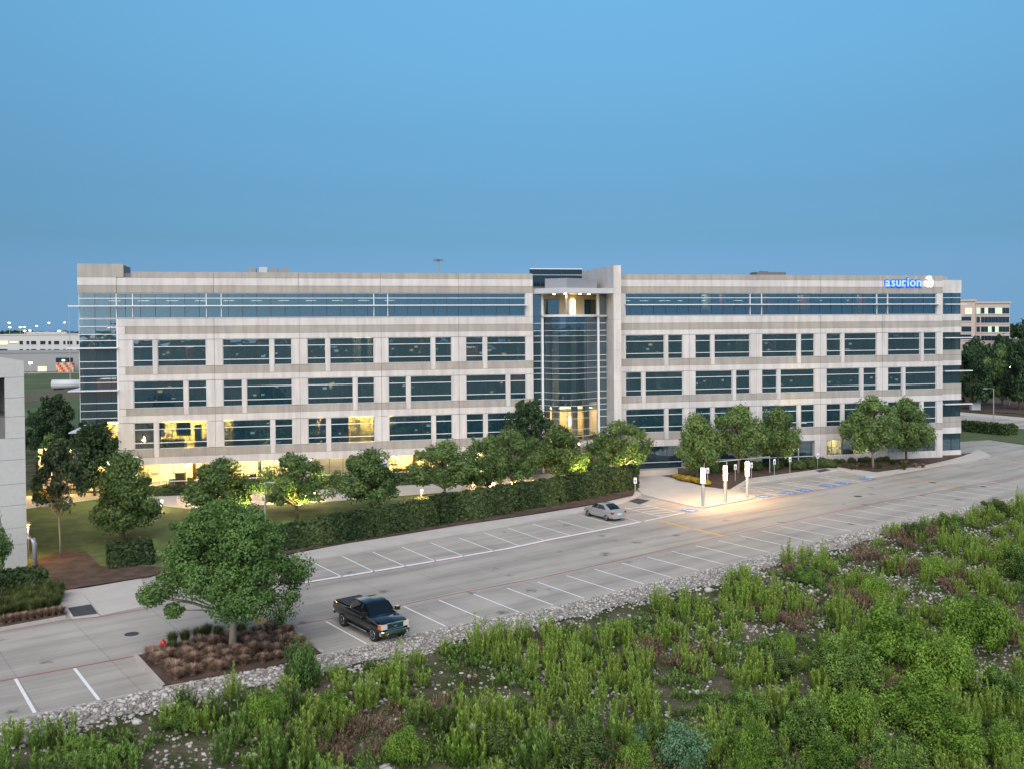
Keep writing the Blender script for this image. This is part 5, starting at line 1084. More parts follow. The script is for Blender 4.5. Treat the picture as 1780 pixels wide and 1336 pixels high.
# ------------------------------------------------------------------ vehicles
def loft(st):
    v, f = [], []; k = len(st[0][1]); m = 2 * k
    for x, pr in st: v += [(x, y, z) for y, z in pr] + [(x, -y, z) for y, z in pr[::-1]]
    for i in range(len(st) - 1):
        for j in range(m): f.append((i * m + j, i * m + (j + 1) % m, (i + 1) * m + (j + 1) % m, (i + 1) * m + j))
    f += [tuple(range(m))[::-1], tuple((len(st) - 1) * m + j for j in range(m))]; return v, [q[::-1] for q in f]
def lofted(name, st, m, par, ang=32):
    o = mesh(name, *loft(st), m, par, True); o.data.set_sharp_from_angle(angle=R(ang)); return o
def quad3(name, pts, m, par, off=.0):
    o = mesh(name, pts, [tuple(range(len(pts)))], m, par); return o
def wheel(par, x, y, r, w, spokes=6):
    s = 1 if y > 0 else -1
    t = MB().lathe([(r * .62, -w / 2), (r * .93, -w / 2), (r, -w * .36), (r, w * .36), (r * .93, w / 2), (r * .62, w / 2)], k=24, axis='y').build('wheel', M_tyre, par, True); t.data.set_sharp_from_angle(angle=R(40)); t.location = (x, y, r)
    yo = s * w / 2; rim = MB().lathe([(r * .60, -.02), (r * .64, .0), (r * .64, .012), (r * .56, .014), (r * .53, -.03)], k=24, axis='y').build('rim', M_chrome, t, True); rim.location = (0, yo - s * .005, 0); rim.scale = (1, s, 1)
    MB().lathe([(r * .58, 0), (r * .58, .004)], k=20, axis='y').build('rim_back', M_plast, t).location = (0, yo - s * .05, 0)
    sp_ = MB()
    for i in range(spokes):
        a = i * 2 * math.pi / spokes; c, n = math.cos(a), math.sin(a); w2 = r * .085; k = len(sp_.v)
        for q, ww in ((r * .08, w2 * 1.2), (r * .56, w2)):
            for sg in (-1, 1):
                for d in (0, .02): sp_.v.append((c * q - n * ww * sg, yo + s * (d - .02), n * q + c * ww * sg))
        sp_.f += [tuple(k + j for j in q_) for q_ in ((0, 4, 6, 2), (1, 3, 7, 5), (0, 1, 5, 4), (2, 6, 7, 3), (0, 2, 3, 1), (4, 5, 7, 6))]
    sp_.build('spokes', M_chrome, t)
    for d_ in (0,): MB().lathe([(r * .13, 0), (r * .11, .03)], k=12, axis='y').build('hub_cap', M_chrome, t).location = (0, yo - (.0 if s > 0 else .03), 0)
    # dark wheel arch on the body side
    pts = [(x + r * 1.17 * math.cos(a), r + r * 1.17 * math.sin(a)) for a in np.linspace(-.35, math.pi + .35, 18)]
    ya = y + s * (w / 2 - .055); n = len(pts); vv = [(p, ya, q) for p, q in pts] + [(p, ya - s * .25, q) for p, q in pts]
    mesh('wheel_arch', vv, [tuple(range(n)) if s < 0 else tuple(range(n))[::-1]] + [(j, j + 1, n + j + 1, n + j) for j in range(n - 1)], M_plast, par)
def pickup():
    e = empty('pickup_truck'); hw = .98
    def S(x, zb, zt, w=hw, crown=.05): return (x, [(0, zb), (w * .86, zb), (w * .97, zb + .12), (w, zb + (zt - zb) * .45), (w * .985, zb + (zt - zb) * .80), (w * .93, zt - .02), (w * .80, zt + crown * .4), (0, zt + crown)])
    lofted('body', [S(-3.02, .72, 1.30, .95, -.01), S(-2.9, .58, 1.34, .97, -.01), S(-1.2, .52, 1.34, hw, -.01), S(-.95, .50, 1.33, hw, 0), S(.9, .50, 1.28, hw, .02), S(1.15, .50, 1.27, hw, .05), S(1.9, .55, 1.24, .97, .06), S(2.45, .62, 1.20, .94, .05), S(2.66, .70, 1.12, .90, .03), S(2.70, .78, 1.02, .88, .02)], M_black, e)
    # cab
    def Cb(x, w0, w1, z0, z1): return (x, [(0, z0), (w0, z0), (w0, z0 + .02), (w1, z1 - .08), (w1 * .92, z1), (0, z1 + .03)])
    lofted('cab', [Cb(-1.02, .93, .93, 1.30, 1.33), Cb(-.82, .93, .76, 1.30, 1.88), Cb(-.4, .94, .77, 1.30, 1.93), Cb(.35, .94, .77, 1.29, 1.91), Cb(.62, .94, .76, 1.28, 1.84), Cb(1.28, .93, .91, 1.26, 1.29)], M_black, e)
    quad3('windshield', [(1.24, .80, 1.335), (1.24, -.80, 1.335), (.66, -.68, 1.845), (.66, .68, 1.845)], M_cglass, e)
    quad3('rear_window', [(-1.0, -.70, 1.42), (-1.0, .70, 1.42), (-.84, .62, 1.82), (-.84, -.62, 1.82)], M_cglass, e)
    for s in (1, -1):
        fw_ = [(.42, s * .955, 1.36), (1.0, s * .95, 1.36), (.60, s * .80, 1.80), (.40, s * .79, 1.83)]; rw = [(-.78, s * .945, 1.36), (.32, s * .955, 1.36), (.30, s * .79, 1.83), (-.66, s * .785, 1.80)]
        for nm, q in (('side_window', [(.32 + .08, s * .957, 1.36), (1.02, s * .952, 1.36), (.60, s * .815, 1.79), (.38, s * .80, 1.82)]), ('side_window', [(-.76, s * .95, 1.36), (.28, s * .957, 1.36), (.27, s * .80, 1.82), (-.66, s * .797, 1.79)])):
            quad3(nm, q if s < 0 else q[::-1], M_cglass, e)
        d = MB().box(-1.0, 1.0, s * .988 - .004, s * .988 + .004, .62, .63).build('door_seam', M_plast, e)
        for hx in (-.62, .42): MB().box(hx, hx + .18, s * .985 - .02, s * .985 + .02, 1.10, 1.135).build('door_handle', M_chrome, e)
        MB().box(1.0, 1.22, s * 1.12 - .13, s * 1.12 + .13, 1.33, 1.55).build('mirror', M_chrome if s > 0 else M_plast, e); MB().box(1.05, 1.12, min(s * .9, s * 1.1), max(s * .9, s * 1.1), 1.36, 1.42).build('mirror_arm', M_plast, e)
        MB().box(-1.1, 1.2, s * .93 - .09, s * .93 + .09, .40, .46).build('side_step', M_chrome, e)
        h = MB().box(2.46, 2.715, s * .72 - .19, s * .72 + .19, .84, 1.12).build('headlight', M_hl, e); MB().box(2.40, 2.69, s * .925 - .03, s * .925 + .03, .86, 1.10).build('turn_lamp', M_amber, h)
        MB().box(-3.04, -2.9, s * .87 - .09, s * .87 + .09, .88, 1.25).build('tail_light', M_tail, e)
        MB().lathe([(.09, 0), (.08, .03)], k=12, axis='y').build('fog_lamp', M_hl, e).matrix_world = Matrix.Translation((2.93, s * .62, .60)) @ Matrix.Rotation(R(-90), 4, 'Z')
        for x in (1.85, -1.85): wheel(e, x, s * .86, .42, .28)
    g = MB().box(2.66, 2.74, -.53, .53, .80, 1.15).build('grille', M_chrome, e)
    for zg in (.87, .955, 1.04): MB().box(2.735, 2.75, -.47, .47, zg - .028, zg + .028).build('grille_slot', M_plast, g)
    MB().box(2.74, 2.76, -.11, .11, .93, 1.00).build('grille_badge', M_signb, g)
    st = []
    for x, w_ in ((2.62, 1.0), (2.82, .98), (2.93, .86), (2.96, .7)): st.append((x, [(0, .52), (w_, .52), (w_, .60), (w_, .74), (w_ * .98, .77), (0, .77)]))
    bp = lofted('front_bumper', st, M_chrome, e); MB().box(2.95, 2.975, -.62, .62, .53, .62).build('air_intake', M_plast, bp)
    MB().box(-3.16, -2.98, -.95, .95, .56, .74).build('rear_bumper', M_chrome, e)
    MB().box(-2.95, -1.06, -.84, .84, 1.35, 1.385).build('bed_cover', M_plast, e)
    MB().box(-2.6, 2.5, -.75, .75, .42, .6).build('chassis', M_plast, e)
    return e
def sedan():
    e = empty('silver_sedan'); hw = .885
    def S(x, zb, zt, w, crown=.03): return (x, [(0, zb), (w * .84, zb), (w * .96, zb + .10), (w, zb + (zt - zb) * .5), (w * .975, zb + (zt - zb) * .82), (w * .90, zt), (w * .6, zt + crown * .8), (0, zt + crown)])
    lofted('body', [S(-2.25, .45, .78, .66), S(-2.18, .30, .90, .78), S(-1.95, .26, .96, .85), S(-1.4, .24, .97, hw), S(-.3, .22, .95, hw), S(.8, .22, .93, hw), S(1.3, .22, .88, .88), S(1.85, .26, .78, .84), S(2.12, .30, .68, .74), S(2.22, .38, .60, .60)], M_silver, e, 40)
    def Cb(x, w0, w1, z0, z1): return (x, [(0, z0), (w0, z0), (w0 * .99, z0 + .02), (w1, z1 - .05), (w1 * .86, z1), (0, z1 + .025)])
    lofted('roof_cabin', [Cb(-1.72, .70, .69, .95, .98), Cb(-1.30, .80, .68, .95, 1.22), Cb(-.75, .82, .62, .95, 1.40), Cb(-.2, .83, .62, .94, 1.43), Cb(.2, .83, .61, .94, 1.40), Cb(.75, .82, .68, .93, 1.16), Cb(1.25, .76, .75, .90, .93)], M_silver, e, 40)
    mesh('windshield', [(1.20, .64, .975), (1.20, -.64, .975), (.75, -.58, 1.205), (.75, .58, 1.205), (.24, -.48, 1.42), (.24, .48, 1.42)], [(0, 1, 2, 3), (3, 2, 4, 5)], M_cglass, e)
    mesh('rear_window', [(-1.66, -.58, 1.045), (-1.66, .58, 1.045), (-1.30, .56, 1.262), (-1.30, -.56, 1.262), (-.80, .48, 1.432), (-.80, -.48, 1.432)], [(0, 1, 2, 3), (3, 2, 4, 5)], M_cglass, e)
    for s in (1, -1):
        for q in ([(-.02, s * .838, .99), (.92, s * .825, .985), (.28, s * .66, 1.335), (-.02, s * .645, 1.365)], [(-1.25, s * .80, 1.01), (-.08, s * .838, .99), (-.08, s * .645, 1.365), (-.72, s * .655, 1.335)]): quad3('side_window', q if s < 0 else q[::-1], M_cglass, e)
        for hx in (-.95, .05): MB().box(hx, hx + .17, s * .885 - .015, s * .885 + .015, .80, .83).build('door_handle', M_chrome, e)
        MB().box(.70, .85, s * .95 - .08, s * .95 + .08, .96, 1.08).build('mirror', M_silver, e)
        MB().box(-2.235, -1.98, s * .70 - .16, s * .70 + .13, .72, .88).build('tail_light', M_tail, e); MB().box(1.95, 2.14, s * .62 - .14, s * .62 + .12, .56, .68).build('headlight', M_hl, e)
        for x in (1.35, -1.35): wheel(e, x, s * .78, .315, .2, 5)
    MB().box(-2.262, -2.24, -.26, .26, .62, .74).build('number_plate', M_sign, e); MB().box(-2.28, -2.1, -.62, .62, .28, .42).build('rear_bumper', M_silver, e); MB().box(2.1, 2.25, -.5, .5, .28, .40).build('front_grille', M_plast, e)
    MB().box(-1.9, 1.9, -.7, .7, .20, .35).build('chassis', M_plast, e)
    return e
def park(e, rear, front, half, label, wb, side=1):
    a, b = Vector(G2(*rear)), Vector(G2(*front)); t = (b - a).normalized(); n = Vector((-t.y, t.x)); c = (a + b) / 2 - n * half * side
    e.location = (c.x, c.y, .006); e.rotation_euler = (0, 0, math.atan2(t.y, t.x)); return tag(e, label, 'car' if 'sedan' in label else 'pickup')
park(pickup(), (595.8, 1087.8), (648.8, 1114.6), .95, 'black crew-cab pickup with chrome grille parked nose out beside the island', 3.7, -1)
park(sedan(), (1054.8, 904.9), (1020.5, 896.2), .86, 'silver sedan parked facing the long hedge', 2.7, 1)

# ------------------------------------------------------------------ lamps
def ring_lights(e, r, z, power, col, n=3):         # the lamp's own light, given off all round its lens
    for i in range(n):
        l = bpy.data.lights.new('lamp', 'POINT'); l.energy = power / n; l.color = col; l.shadow_soft_size = .08; o = bpy.data.objects.new('lamp', l); COL.objects.link(o); o.parent = e
        a = 6.283 * i / n + .5; o.location = (r * math.cos(a), r * math.sin(a), z)
def column_light(px, top, label):
    g = G(*px, .13); e = empty('column_light', (g.x, g.y, .13)); H = CAMH + ray(px[0], top)[2] * g.y / ray(px[0], top)[1] - .13
    MB().lathe([(.24, 0), (.24, .03), (.17, .035), (.17, H - 1.55), (.21, H - 1.53), (.21, H - 1.5)], k=20).build('post', M_steel, e, True).data.set_sharp_from_angle(angle=R(40))
    MB().lathe([(.19, H - 1.5), (.20, H - 1.45), (.20, H - .06), (.16, H - .02)], k=20).build('lantern', M_lamp, e, True)
    MB().lathe([(.22, H - .02), (.22, H), (.1, H + .03)], k=20).build('cap', M_steel, e)
    ring_lights(e, .42, H - .75, 680, (1.0, .58, .25))
    return tag(e, label, 'lamp', 'lit column lights on the plaza')
column_light((1222, 879), 812, 'lit column light nearest the accessible bay at the left plaza corner')
column_light((1261, 872), 808, 'middle one of the three lit column lights')
column_light((1299, 864), 801, 'rightmost of the three lit column lights')
def post_lamp(x, y, H, label, arm=.9, dirn=(1, 0), group='grey post lamps'):
    e = empty('post_lamp', (x, y, .1)); MB().lathe([(.22, 0), (.22, .12), (.085, .14), (.06, H)], k=12).build('post', M_steel, e, True).data.set_sharp_from_angle(angle=R(40))
    MB().lathe([(.3, -.1), (.3, .02)], k=14).build('base', M_curb, e)
    d = Vector((*dirn, 0)).normalized(); p = d * arm; m = MB().tube([(0, 0, H - .05), (p.x * .5, p.y * .5, H + .02), (p.x, p.y, H + .0)], .03, 6); m.build('arm', M_steel, e)
    h = MB().box(-.32, .32, -.14, .14, -.06, .04).build('lamp_head', M_steel, e); h.location = (p.x * 1.15, p.y * 1.15, H); h.rotation_euler = (0, 0, math.atan2(d.y, d.x))
    return tag(e, label, 'lamp', group)
g = G(461, 912); post_lamp(g.x, g.y, 3.85, 'slim pale lamp post rising behind the big oak', .55)
g = G(1388, 813); post_lamp(g.x, g.y, 5.6, 'tall grey lamp post before the right wing', .6)
g = G(1727, 752); post_lamp(g.x, g.y, 7.2, 'grey street lamp by the access road at far right', 1.2, (-1, 0))
def bollard(px, base, label, z=.1):
    g = G(px, base, z); e = empty('bollard_lamp', (g.x, g.y, z))
    MB().lathe([(.13, 0), (.13, .02), (.09, .03), (.09, .68)], k=12).build('post', M_bark2, e, True); MB().lathe([(.105, .68), (.115, .72), (.115, .92), (.10, .95)], k=12).build('lens', M_bol, e, True); MB().lathe([(.13, .95), (.12, 1.0), (.04, 1.03)], k=12).build('cap', M_steel, e)
    ring_lights(e, .24, .82, 160, (1.0, .58, .26), 2)
    return tag(e, label, 'lamp', 'bollard lamps in the garden')
for px, b, lb in ((733, 865, 'lit bollard lamp left of the broad hedge-side tree'), (852, 859, 'lit bollard lamp beside the thin post in the garden'), (910, 853, 'lit bollard lamp behind the tall hedge tree'), (967, 853, 'lit bollard lamp shining over the right hedge section'), (1023, 846, 'lit bollard lamp by the small yellow tree'), (281, 884, 'lit bollard lamp right of the cone-shaped tree'), (350, 881, 'lit bollard lamp behind the bushy tree at left'), (480, 874, 'lit bollard lamp right of the slim lamp post'), (546, 871, 'lit bollard lamp behind the uplit tree')): bollard(px, b, lb)
def seat_wall(a, b, h, label, lamps=0, w=.5):
    a, b = Vector(a), Vector(b); L = (b - a).length; e = empty('seat_wall', (a.x, a.y, .1), math.atan2((b - a).y, (b - a).x))
    n = max(1, int(L / 2.4))
    for i in range(n): ubox('wall_block', L * i / n + .01, L * (i + 1) / n - .01, -w / 2, w / 2, 0, h, M_walk, e)
    for i in range(lamps):
        x = L * (i + .5) / lamps; o = MB().lathe([(.13, -w / 2 - .05), (.13, -w / 2 - .005)], (x, h * .62), 10, 'y').build('wall_lamp', M_amb, e)
    return tag(e, label, 'wall', 'low garden walls')
seat_wall(fw(-37.5, 9.0), fw(-29, 9.0), .75, 'low pale garden wall with amber lamps at the left', 3)
seat_wall(fw(-7.5, 8.0), fw(1.5, 8.0), .75, 'low pale garden wall with amber lamps behind the hedge', 4)
seat_wall(fw(2.5, 7.6), fw(7.5, 7.2), .7, 'low concrete wall left of the entrance')
seat_wall(fw(13.8, 4.6), fw(19.2, 4.6), .75, 'plain concrete wall right of the entrance')
pst = MB().box(-.06, .06, -.06, .06, 0, 2.2).box(-.08, .08, -.08, .08, 2.2, 2.26).build('garden_post', M_bark); g = G(839, 859); pst.location = (g.x, g.y, .1); tag(pst, 'thin dark post beside a lit bollard lamp', 'post')
def uplight(x, y, z, power, col, label, tilt=(0, 0), size=95, blend=.6):
    e = empty('uplight', (x, y, z)); MB().lathe([(.10, 0), (.12, .16), (.09, .17), (.08, .10)], k=12).build('housing', M_plast, e)
    l = bpy.data.lights.new('lamp', 'SPOT'); l.energy = power; l.color = col; l.spot_size = R(size); l.spot_blend = blend; l.shadow_soft_size = .06; o = bpy.data.objects.new('lamp', l); COL.objects.link(o); o.parent = e; o.location = (0, 0, .22); o.rotation_euler = (R(180) + tilt[0], tilt[1], 0)
    return tag(e, label, 'lamp', 'uplights under the trees')
YL = (1.0, .80, .22)
for px, b, pw, lb in ((440, 907, 3600, 'uplight under the bushy tree behind the oak'), (532, 902, 3600, 'uplight under the tree right of the slim lamp post'), (1014, 848, 3600, 'uplight under the small yellow tree'), (1092, 838, 2000, 'uplight under the tree by the fin wall')):
    g = G(px, b); uplight(g.x, g.y - .8, .1, pw, YL, lb)
x, y = fac_ray(1374, 4.0); uplight(x, y, .16, 1800, (1, .72, .2), 'uplight under the tree left of the tall lamp post')
# yellow-lit screen wall left of the building
a, b = G(20, 868), G(150, 862)
sw_ = seat_wall((a.x, a.y + 6), (b.x, b.y + 6), 4.6, 'tall pale wall lit yellow beyond the left lawn', 0, .3); del sw_['group']
def flood(x, y, z, power, col, label, par_h, mat_=M_sod):
    e = empty('wall_pack_lamp', (x, y, .1)); MB().tube([(0, 0, 0), (0, 0, z - .1)], .06, 8).build('post', M_steel, e); MB().box(-.2, .2, -.14, .14, z - .1, z + .08).build('housing', M_steel, e); MB().box(-.16, .16, -.10, .10, z - .13, z - .102).build('lens', mat_, e)
    l = bpy.data.lights.new('lamp', 'POINT'); l.energy = power; l.color = col; l.shadow_soft_size = .15; o = bpy.data.objects.new('lamp', l); COL.objects.link(o); o.parent = e; o.location = (0, -.05, z - .35)
    return tag(e, label, 'lamp')
flood((a.x + b.x) / 2 - 1, a.y + 4.4, 4.4, 2600, (1.0, .58, .10), 'yellow flood lamp before the tall pale wall at left', 0)
g = G(48, 991); flood(g.x - 1.6, g.y + 3.4, 2.8, 420, (1.0, .50, .16), 'amber lamp behind the grey bent pipe by the garage', 0)
x, y = fw(-44.5, 6); flood(x, y, 4.2, 600, (1.0, .78, .4), 'warm lamp at the foot of the glazed left corner', 0)

# ------------------------------------------------------------------ signs, hydrant, rail, pipe
def sign(px, base, top, label, z=.14):
    g = G(px, base, z); H = CAMH + ray(px, top)[2] * g.y / ray(px, top)[1] - z; e = empty('parking_sign', (g.x, g.y, z), .35)
    MB().box(-.03, .03, -.03, .03, 0, H).build('post', M_steel, e); MB().box(-.17, .17, -.055, -.035, H - .62, H).build('plate', M_sign, e); pl = e.children[-1]
    MB().box(-.10, .10, -.060, -.054, H - .44, H - .22).build('blue_symbol', M_signb, pl); MB().box(-.12, .12, -.059, -.054, H - .56, H - .50).build('text_bar', M_signb, pl)
    return tag(e, label, 'sign', 'accessible parking signs')
for px, b, t_, lb in ((1104, 866, 829, 'white accessible parking sign at the right end of the long hedge'), (1230, 842, 812, 'white parking sign right of the first column light'), (1278, 835, 806, 'white parking sign between the second and third column lights'), (1306, 833, 803, 'white parking sign just behind the rightmost column light'), (1346, 825, 797, 'white parking sign left of the tall grey lamp post'), (1373, 821, 793, 'white parking sign close to the tall grey lamp post'), (1421, 813, 787, 'white parking sign furthest right by the mulch bed corner')): sign(px, b, t_, lb)
def hydrant(px, base):
    g = G(px, base, .12); e = empty('fire_hydrant', (g.x, g.y, .12))
    MB().lathe([(.17, 0), (.17, .05), (.11, .06), (.11, .46), (.15, .47), (.15, .52), (.13, .56), (.09, .63), (.04, .66), (.04, .72)], k=16).build('barrel', M_red, e, True).data.set_sharp_from_angle(angle=R(35))
    for a in (0, math.pi): o = MB().tube([(0, 0, 0), (.20, 0, 0)], .055, 10).build('nozzle', M_red, e); o.location = (0, 0, .38); o.rotation_euler = (0, 0, a)
    o = MB().tube([(0, 0, 0), (.22, 0, 0)], .075, 10).build('pumper_nozzle', M_red, e); o.location = (0, 0, .34); o.rotation_euler = (0, 0, -1.4)
    e.scale = (1.05, 1.05, 1.05); return tag(e, 'bright red fire hydrant at the corner of the mulch island', 'hydrant')
hydrant(284, 1133)
ra = Vector(fac_ray(1224, 9.0)); rb_ = Vector(fac_ray(1338, 6.0)); e = empty('hand_rail', (ra.x, ra.y, .15), math.atan2((rb_ - ra).y, (rb_ - ra).x)); L = (rb_ - ra).length
MB().tube([(0, 0, 1.9), (L, 0, 1.9)], .04, 6).build('rail', M_mull, e)
for i in range(4): MB().tube([(L * i / 3, 0, 0), (L * i / 3, 0, 1.9)], .03, 6).build('post', M_mull, e)
tag(e, 'thin pale rail on posts in the bed behind the column lights', 'rail')
g = G(61, 990); e = empty('vent_pipe', (g.x, g.y, .1)); H = 2.4; MB().tube([(0, 0, 0), (0, 0, H - .5), (-.12, 0, H - .15), (-.4, 0, H), (-.9, 0, H)], .17, 12).build('pipe', M_steel, e, True); MB().lathe([(.2, 0), (.2, .25)], k=12).build('collar', M_plast, e); tag(e, 'grey bent pipe against the concrete garage wall', 'pipe')

# ------------------------------------------------------------------ concrete garage at the left edge
gc = G(48, 991); GD = .61; e = empty('parking_garage', (gc.x, gc.y, 0), GD)      # local x runs back along the wall (negative), y into the garage
GH = CAMH + ray(45, 627)[2] * gc.y / ray(45, 627)[1]; GL = 26.0
lv = [0, 2.05, 3.3, 5.0, 6.6, 8.4, 10.0, 11.6, 13.0, 14.5, GH]
for j in range(len(lv) - 1):
    x = 0.0; k = 0
    while x > -GL:
        w_ = 3.6 if (j + k) % 2 else 5.2; x2 = max(-GL, x - w_)
        if not (10.5 < lv[j] + .6 < 14.4 and x2 < -1.3): ubox('wall_panel', x2 + .012, x - .012, 0, .3, lv[j] + .012, lv[j + 1] - .012, M_white2, e)
        x = x2; k += 1
for j in range(len(lv) - 1):
    if 10.5 < lv[j] + .6 < 14.4: ubox('wall_panel', -1.3, -.012, .0, .3, lv[j] + .012, lv[j + 1] - .012, M_white2, e)
ubox('backing_wall', -GL, -.05, .31, .5, 0, 11.5, M_core, e); ubox('backing_wall', -GL, -.05, .31, .5, 14.6, GH - .02, M_core, e)
ubox('deck', -GL, -.05, .5, 30, 11.0, 11.4, M_curb, e); ubox('deck', -GL, -.05, .5, 30, GH - 1.2, GH - .8, M_curb, e); ubox('end_wall', -.3, -.012, .31, 30, 0, GH - .01, M_white2, e); ubox('rear_wall', -GL, -.31, 29.7, 30, 0, GH - .01, M_white2, e)
tag(e, 'pale concrete panel garage cut by the left edge of the picture', 'building')

# ------------------------------------------------------------------ far left: offices, warehouse, trailer, yard
def at(px, py, dist): d = ray(px, py); t = dist / d[1]; return Vector((d[0] * t, dist, CAMH + d[2] * t))
def far_block(px0, px1, top, dist, label, m, wins, depth=25, name='far_building', ridge=None):
    a, b = at(px0, top, dist), at(px1, top, dist); e = empty(name, (a.x, dist, 0)); Wd = b.x - a.x; H = (a.z + b.z) / 2
    ubox('wall', 0, Wd, 0, depth, 0, H, m, e); ubox('parapet', -.3, Wd + .3, -.3, depth + .3, H, H + .5, m, e)
    for p0, p1, q0, q1, mm in wins:
        A, B_ = at(p0, q0, dist), at(p1, q1, dist); w = MB().box(A.x - a.x, B_.x - a.x, -.12, .05, B_.z, A.z).build('window', mm, e)
        ubox('window_frame', A.x - a.x - .15, B_.x - a.x + .15, -.18, .03, B_.z - .25, B_.z, M_white2, w)
    return tag(e, label, 'building')
wn = []
for k, (p0, p1) in enumerate([(-6, 13), (34, 40), (46, 51), (54, 63), (70, 79), (84, 89), (94, 103), (110, 114), (117, 126), (133, 140)]):
    wn += [(p0, p1, 593, 599, M_ylit if k == 0 else M_fglass), (p0, p1, 607, 613, M_fglass)]
wn += [(17, 31, 594, 596, M_ylit)]
far_block(-12, 152, 582.5, 520, 'white two-storey office block far left behind the warehouse', M_white2, wn)
pen = far_block(46, 115, 579, 540, 'raised white roof storey of the far left office block', M_white2, [(63, 67, 580.5, 583, M_fglass), (72, 76, 580.5, 583, M_fglass)], depth=12)
wh = far_block(-60, 160, 613.5, 420, 'long grey warehouse with a lit loading door far left', M_grey, [(66, 81, 637, 645, M_ylit), (97, 127, 622, 630, M_fglass)], depth=35)
wh.location.z = -.02
for i in range(26):                      # stacked goods before the warehouse
    px = random.uniform(98, 126); A = at(px, 646 - random.uniform(0, 16), 414); s_ = random.uniform(.6, 1.1)
o_ = empty('stacked_crates', (at(112, 640, 414).x, 414, 0)); mc = [M_red, M_wood, M_white2, M_ypaint]
for i in range(40):
    x = (i % 10) * .75 - 3.6; z = (i // 10) * 1.0; ubox('crate', x, x + .7, 0, 1, z, z + .9, mc[(i * 7 + i // 10) % 4], o_)
tag(o_, 'colourful stack of crates against the grey warehouse', 'crates')
A = at(53, 631, 405); e = empty('yard_lamp', (A.x, 405, 0)); MB().tube([(0, 0, 0), (0, 0, A.z)], .1, 6).build('post', M_steel, e); MB().lathe([(.5, A.z - .3), (.7, A.z), (.5, A.z + .3)], k=10).build('lens', emis('yard_lamp_lens', (1, .95, .7), 25), e); tag(e, 'glaring white yard lamp before the grey warehouse', 'lamp')
g = G(118, 679); e = empty('tank_trailer', (g.x, g.y, 0)); m_ = MB().lathe([(.4, -4.6), (1.3, -4.3), (1.35, 4.3), (.4, 4.6)], (0, 2.0), 18, 'y').build('tank', M_fascia, e, True); m_.rotation_euler = (0, 0, R(100)); 
for x in (-3.2, -2.1, 2.6): o = MB().lathe([(.5, -1.1), (.5, 1.1)], (x, .5), 12, 'y').build('wheel', M_tyre, e)
ubox('chassis', -4.2, 4.2, -.9, .9, .6, .8, M_plast, e); tag(e, 'white tank trailer parked on the far left grass', 'trailer')
tag(sheet('far_yard', [(-420, 412), (-60, 412), (-60, 404), (-420, 404)], .02, M_conc), kind='structure')
fn = MB()
ga, gb = G(30, 700), G(140, 690); e = empty('yard_fence', (ga.x, ga.y, 0), math.atan2(gb.y - ga.y, gb.x - ga.x)); L = (gb - ga).length
for i in range(int(L / 2.5)): ubox('fence_board', i * 2.5 + .03, i * 2.5 + 2.47, -.05, .05, 0, 2.4, M_bark2, e)
tag(e, 'brown board fence across the far left field', 'fence')
for px, py, dist, lb in ((16, 561.5, 620, 'high distant lamp furthest left over the woods'), (17, 569.5, 640, 'distant lamp just below the furthest left one'), (35, 569, 700, 'small distant lamp left of a pair'), (42, 569, 700, 'brighter distant lamp of the pair'), (43, 575.5, 560, 'low amber distant lamp above the white offices'), (52, 575, 560, 'low orange distant lamp beside another'), (64, 567, 800, 'faint pink distant lamp in the middle'), (85, 561.5, 760, 'high distant lamp right of the middle'), (112, 561, 760, 'high distant lamp nearest the glazed corner'), (103, 575.5, 545, 'bright orange distant lamp above the white offices')):
    A = at(px, py, dist); e = empty('street_lamp', (A.x, dist, 0)); MB().tube([(0, 0, 0), (0, 0, A.z)], .12, 5).build('post', M_steel, e); MB().lathe([(.35, A.z - .25), (.9, A.z), (.35, A.z + .25)], k=8).build('lens', M_farl, e); tag(e, lb, 'lamp', 'distant street lamps at left')
A = at(762, 451, 210); e = empty('mast_light', (A.x, 210, 0)); MB().lathe([(.3, 0), (.14, A.z)], k=8).build('mast', M_steel, e); MB().box(-.95, .95, -.12, .12, A.z - .15, A.z).box(-.12, .12, -.9, .9, A.z - .14, A.z - .01).build('lamp_ring', M_core, e)
for x in (-.85, -.3, .3, .85): ubox('lamp_head', x - .16, x + .16, -.2, .2, A.z - .45, A.z - .15, M_core, e)
tag(e, 'high mast light standing behind the left roof', 'lamp')
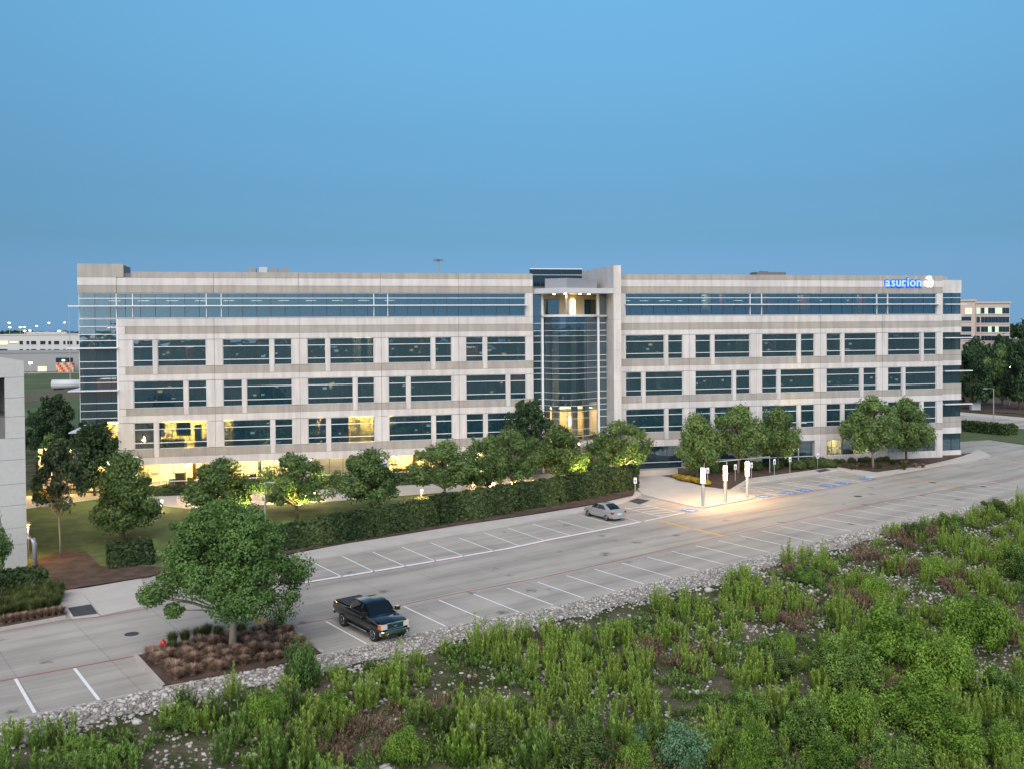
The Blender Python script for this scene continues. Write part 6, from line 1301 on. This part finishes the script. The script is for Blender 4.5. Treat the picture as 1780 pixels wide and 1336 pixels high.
A = at(120, 528, 300); e = empty('antenna_mast', (A.x, 300, 0)); MB().lathe([(.16, 0), (.07, A.z)], k=6).build('mast', M_steel, e); MB().box(-.5, .5, -.04, .04, A.z - .5, A.z - .4).build('crossbar', M_steel, e); tag(e, 'thin mast left of the glazed corner', 'mast')

# ------------------------------------------------------------------ far right: pink office block, lamps
wn = []
rows = [(535.5, 545.5), (551, 561.5), (568, 577.5), (584, 592.5)]
for r, (q0, q1) in enumerate(rows):
    for k in range(8):
        p0 = 1705 + k * 6.15; lit = (r == 0 and k in (1, 4, 5)) or (r == 2 and k in (2, 4)); wn.append((p0 + .3, p0 + 5.9, q0, q1, M_glit if lit else M_fglass))
    wn.append((1697.5, 1703, q0, q1, M_glit if r == 0 else M_fglass))
far_block(1696, 1755.5, 527.5, 300, 'pink stone office block with green-lit windows at far right', M_pink, wn, depth=30)
far_block(1655, 1695.5, 524, 292, 'taller pink stair tower of the far right office block', M_pink, [(1678, 1683, 536, 546, M_ylit), (1684, 1689, 536, 546, M_ylit), (1660, 1688, 551, 558, M_fglass), (1660, 1688, 568, 577, M_fglass), (1660, 1688, 582, 590, M_fglass)], depth=20)
far_block(1750, 1830, 590.5, 330, 'low white building behind trees at the right edge', M_white2, [(1765, 1775, 594, 597, M_fglass)], depth=20)
for px, py, dist, m_, lb in ((1701, 624.5, 212, M_sod, 'amber lamp glowing among the trees at right'), (1747, 635, 212, M_sod, 'upright amber lamp at far right'), (1754.5, 637, 212, M_farl, 'small white lamp beside the upright amber lamp')):
    A = at(px, py, dist); e = empty('path_lamp', (A.x, dist, 0)); MB().tube([(0, 0, 0), (0, 0, A.z - .2)], .07, 6).build('post', M_steel, e); MB().lathe([(.12, A.z - .3), (.24, A.z), (.12, A.z + .3)], k=10).build('lens', m_, e); tag(e, lb, 'lamp', 'lamps among the right trees')
g = G(1695, 712); e = empty('utility_box', (g.x, g.y, 0)); ubox('cabinet', -.9, .9, -.5, .5, .1, 1.5, M_fascia, e); ubox('plinth', -1, 1, -.6, .6, 0, .1, M_curb, e); ubox('door', -.7, .7, -.52, -.49, .25, 1.4, M_white2, e); tag(e, 'white utility cabinet by the far road', 'cabinet')
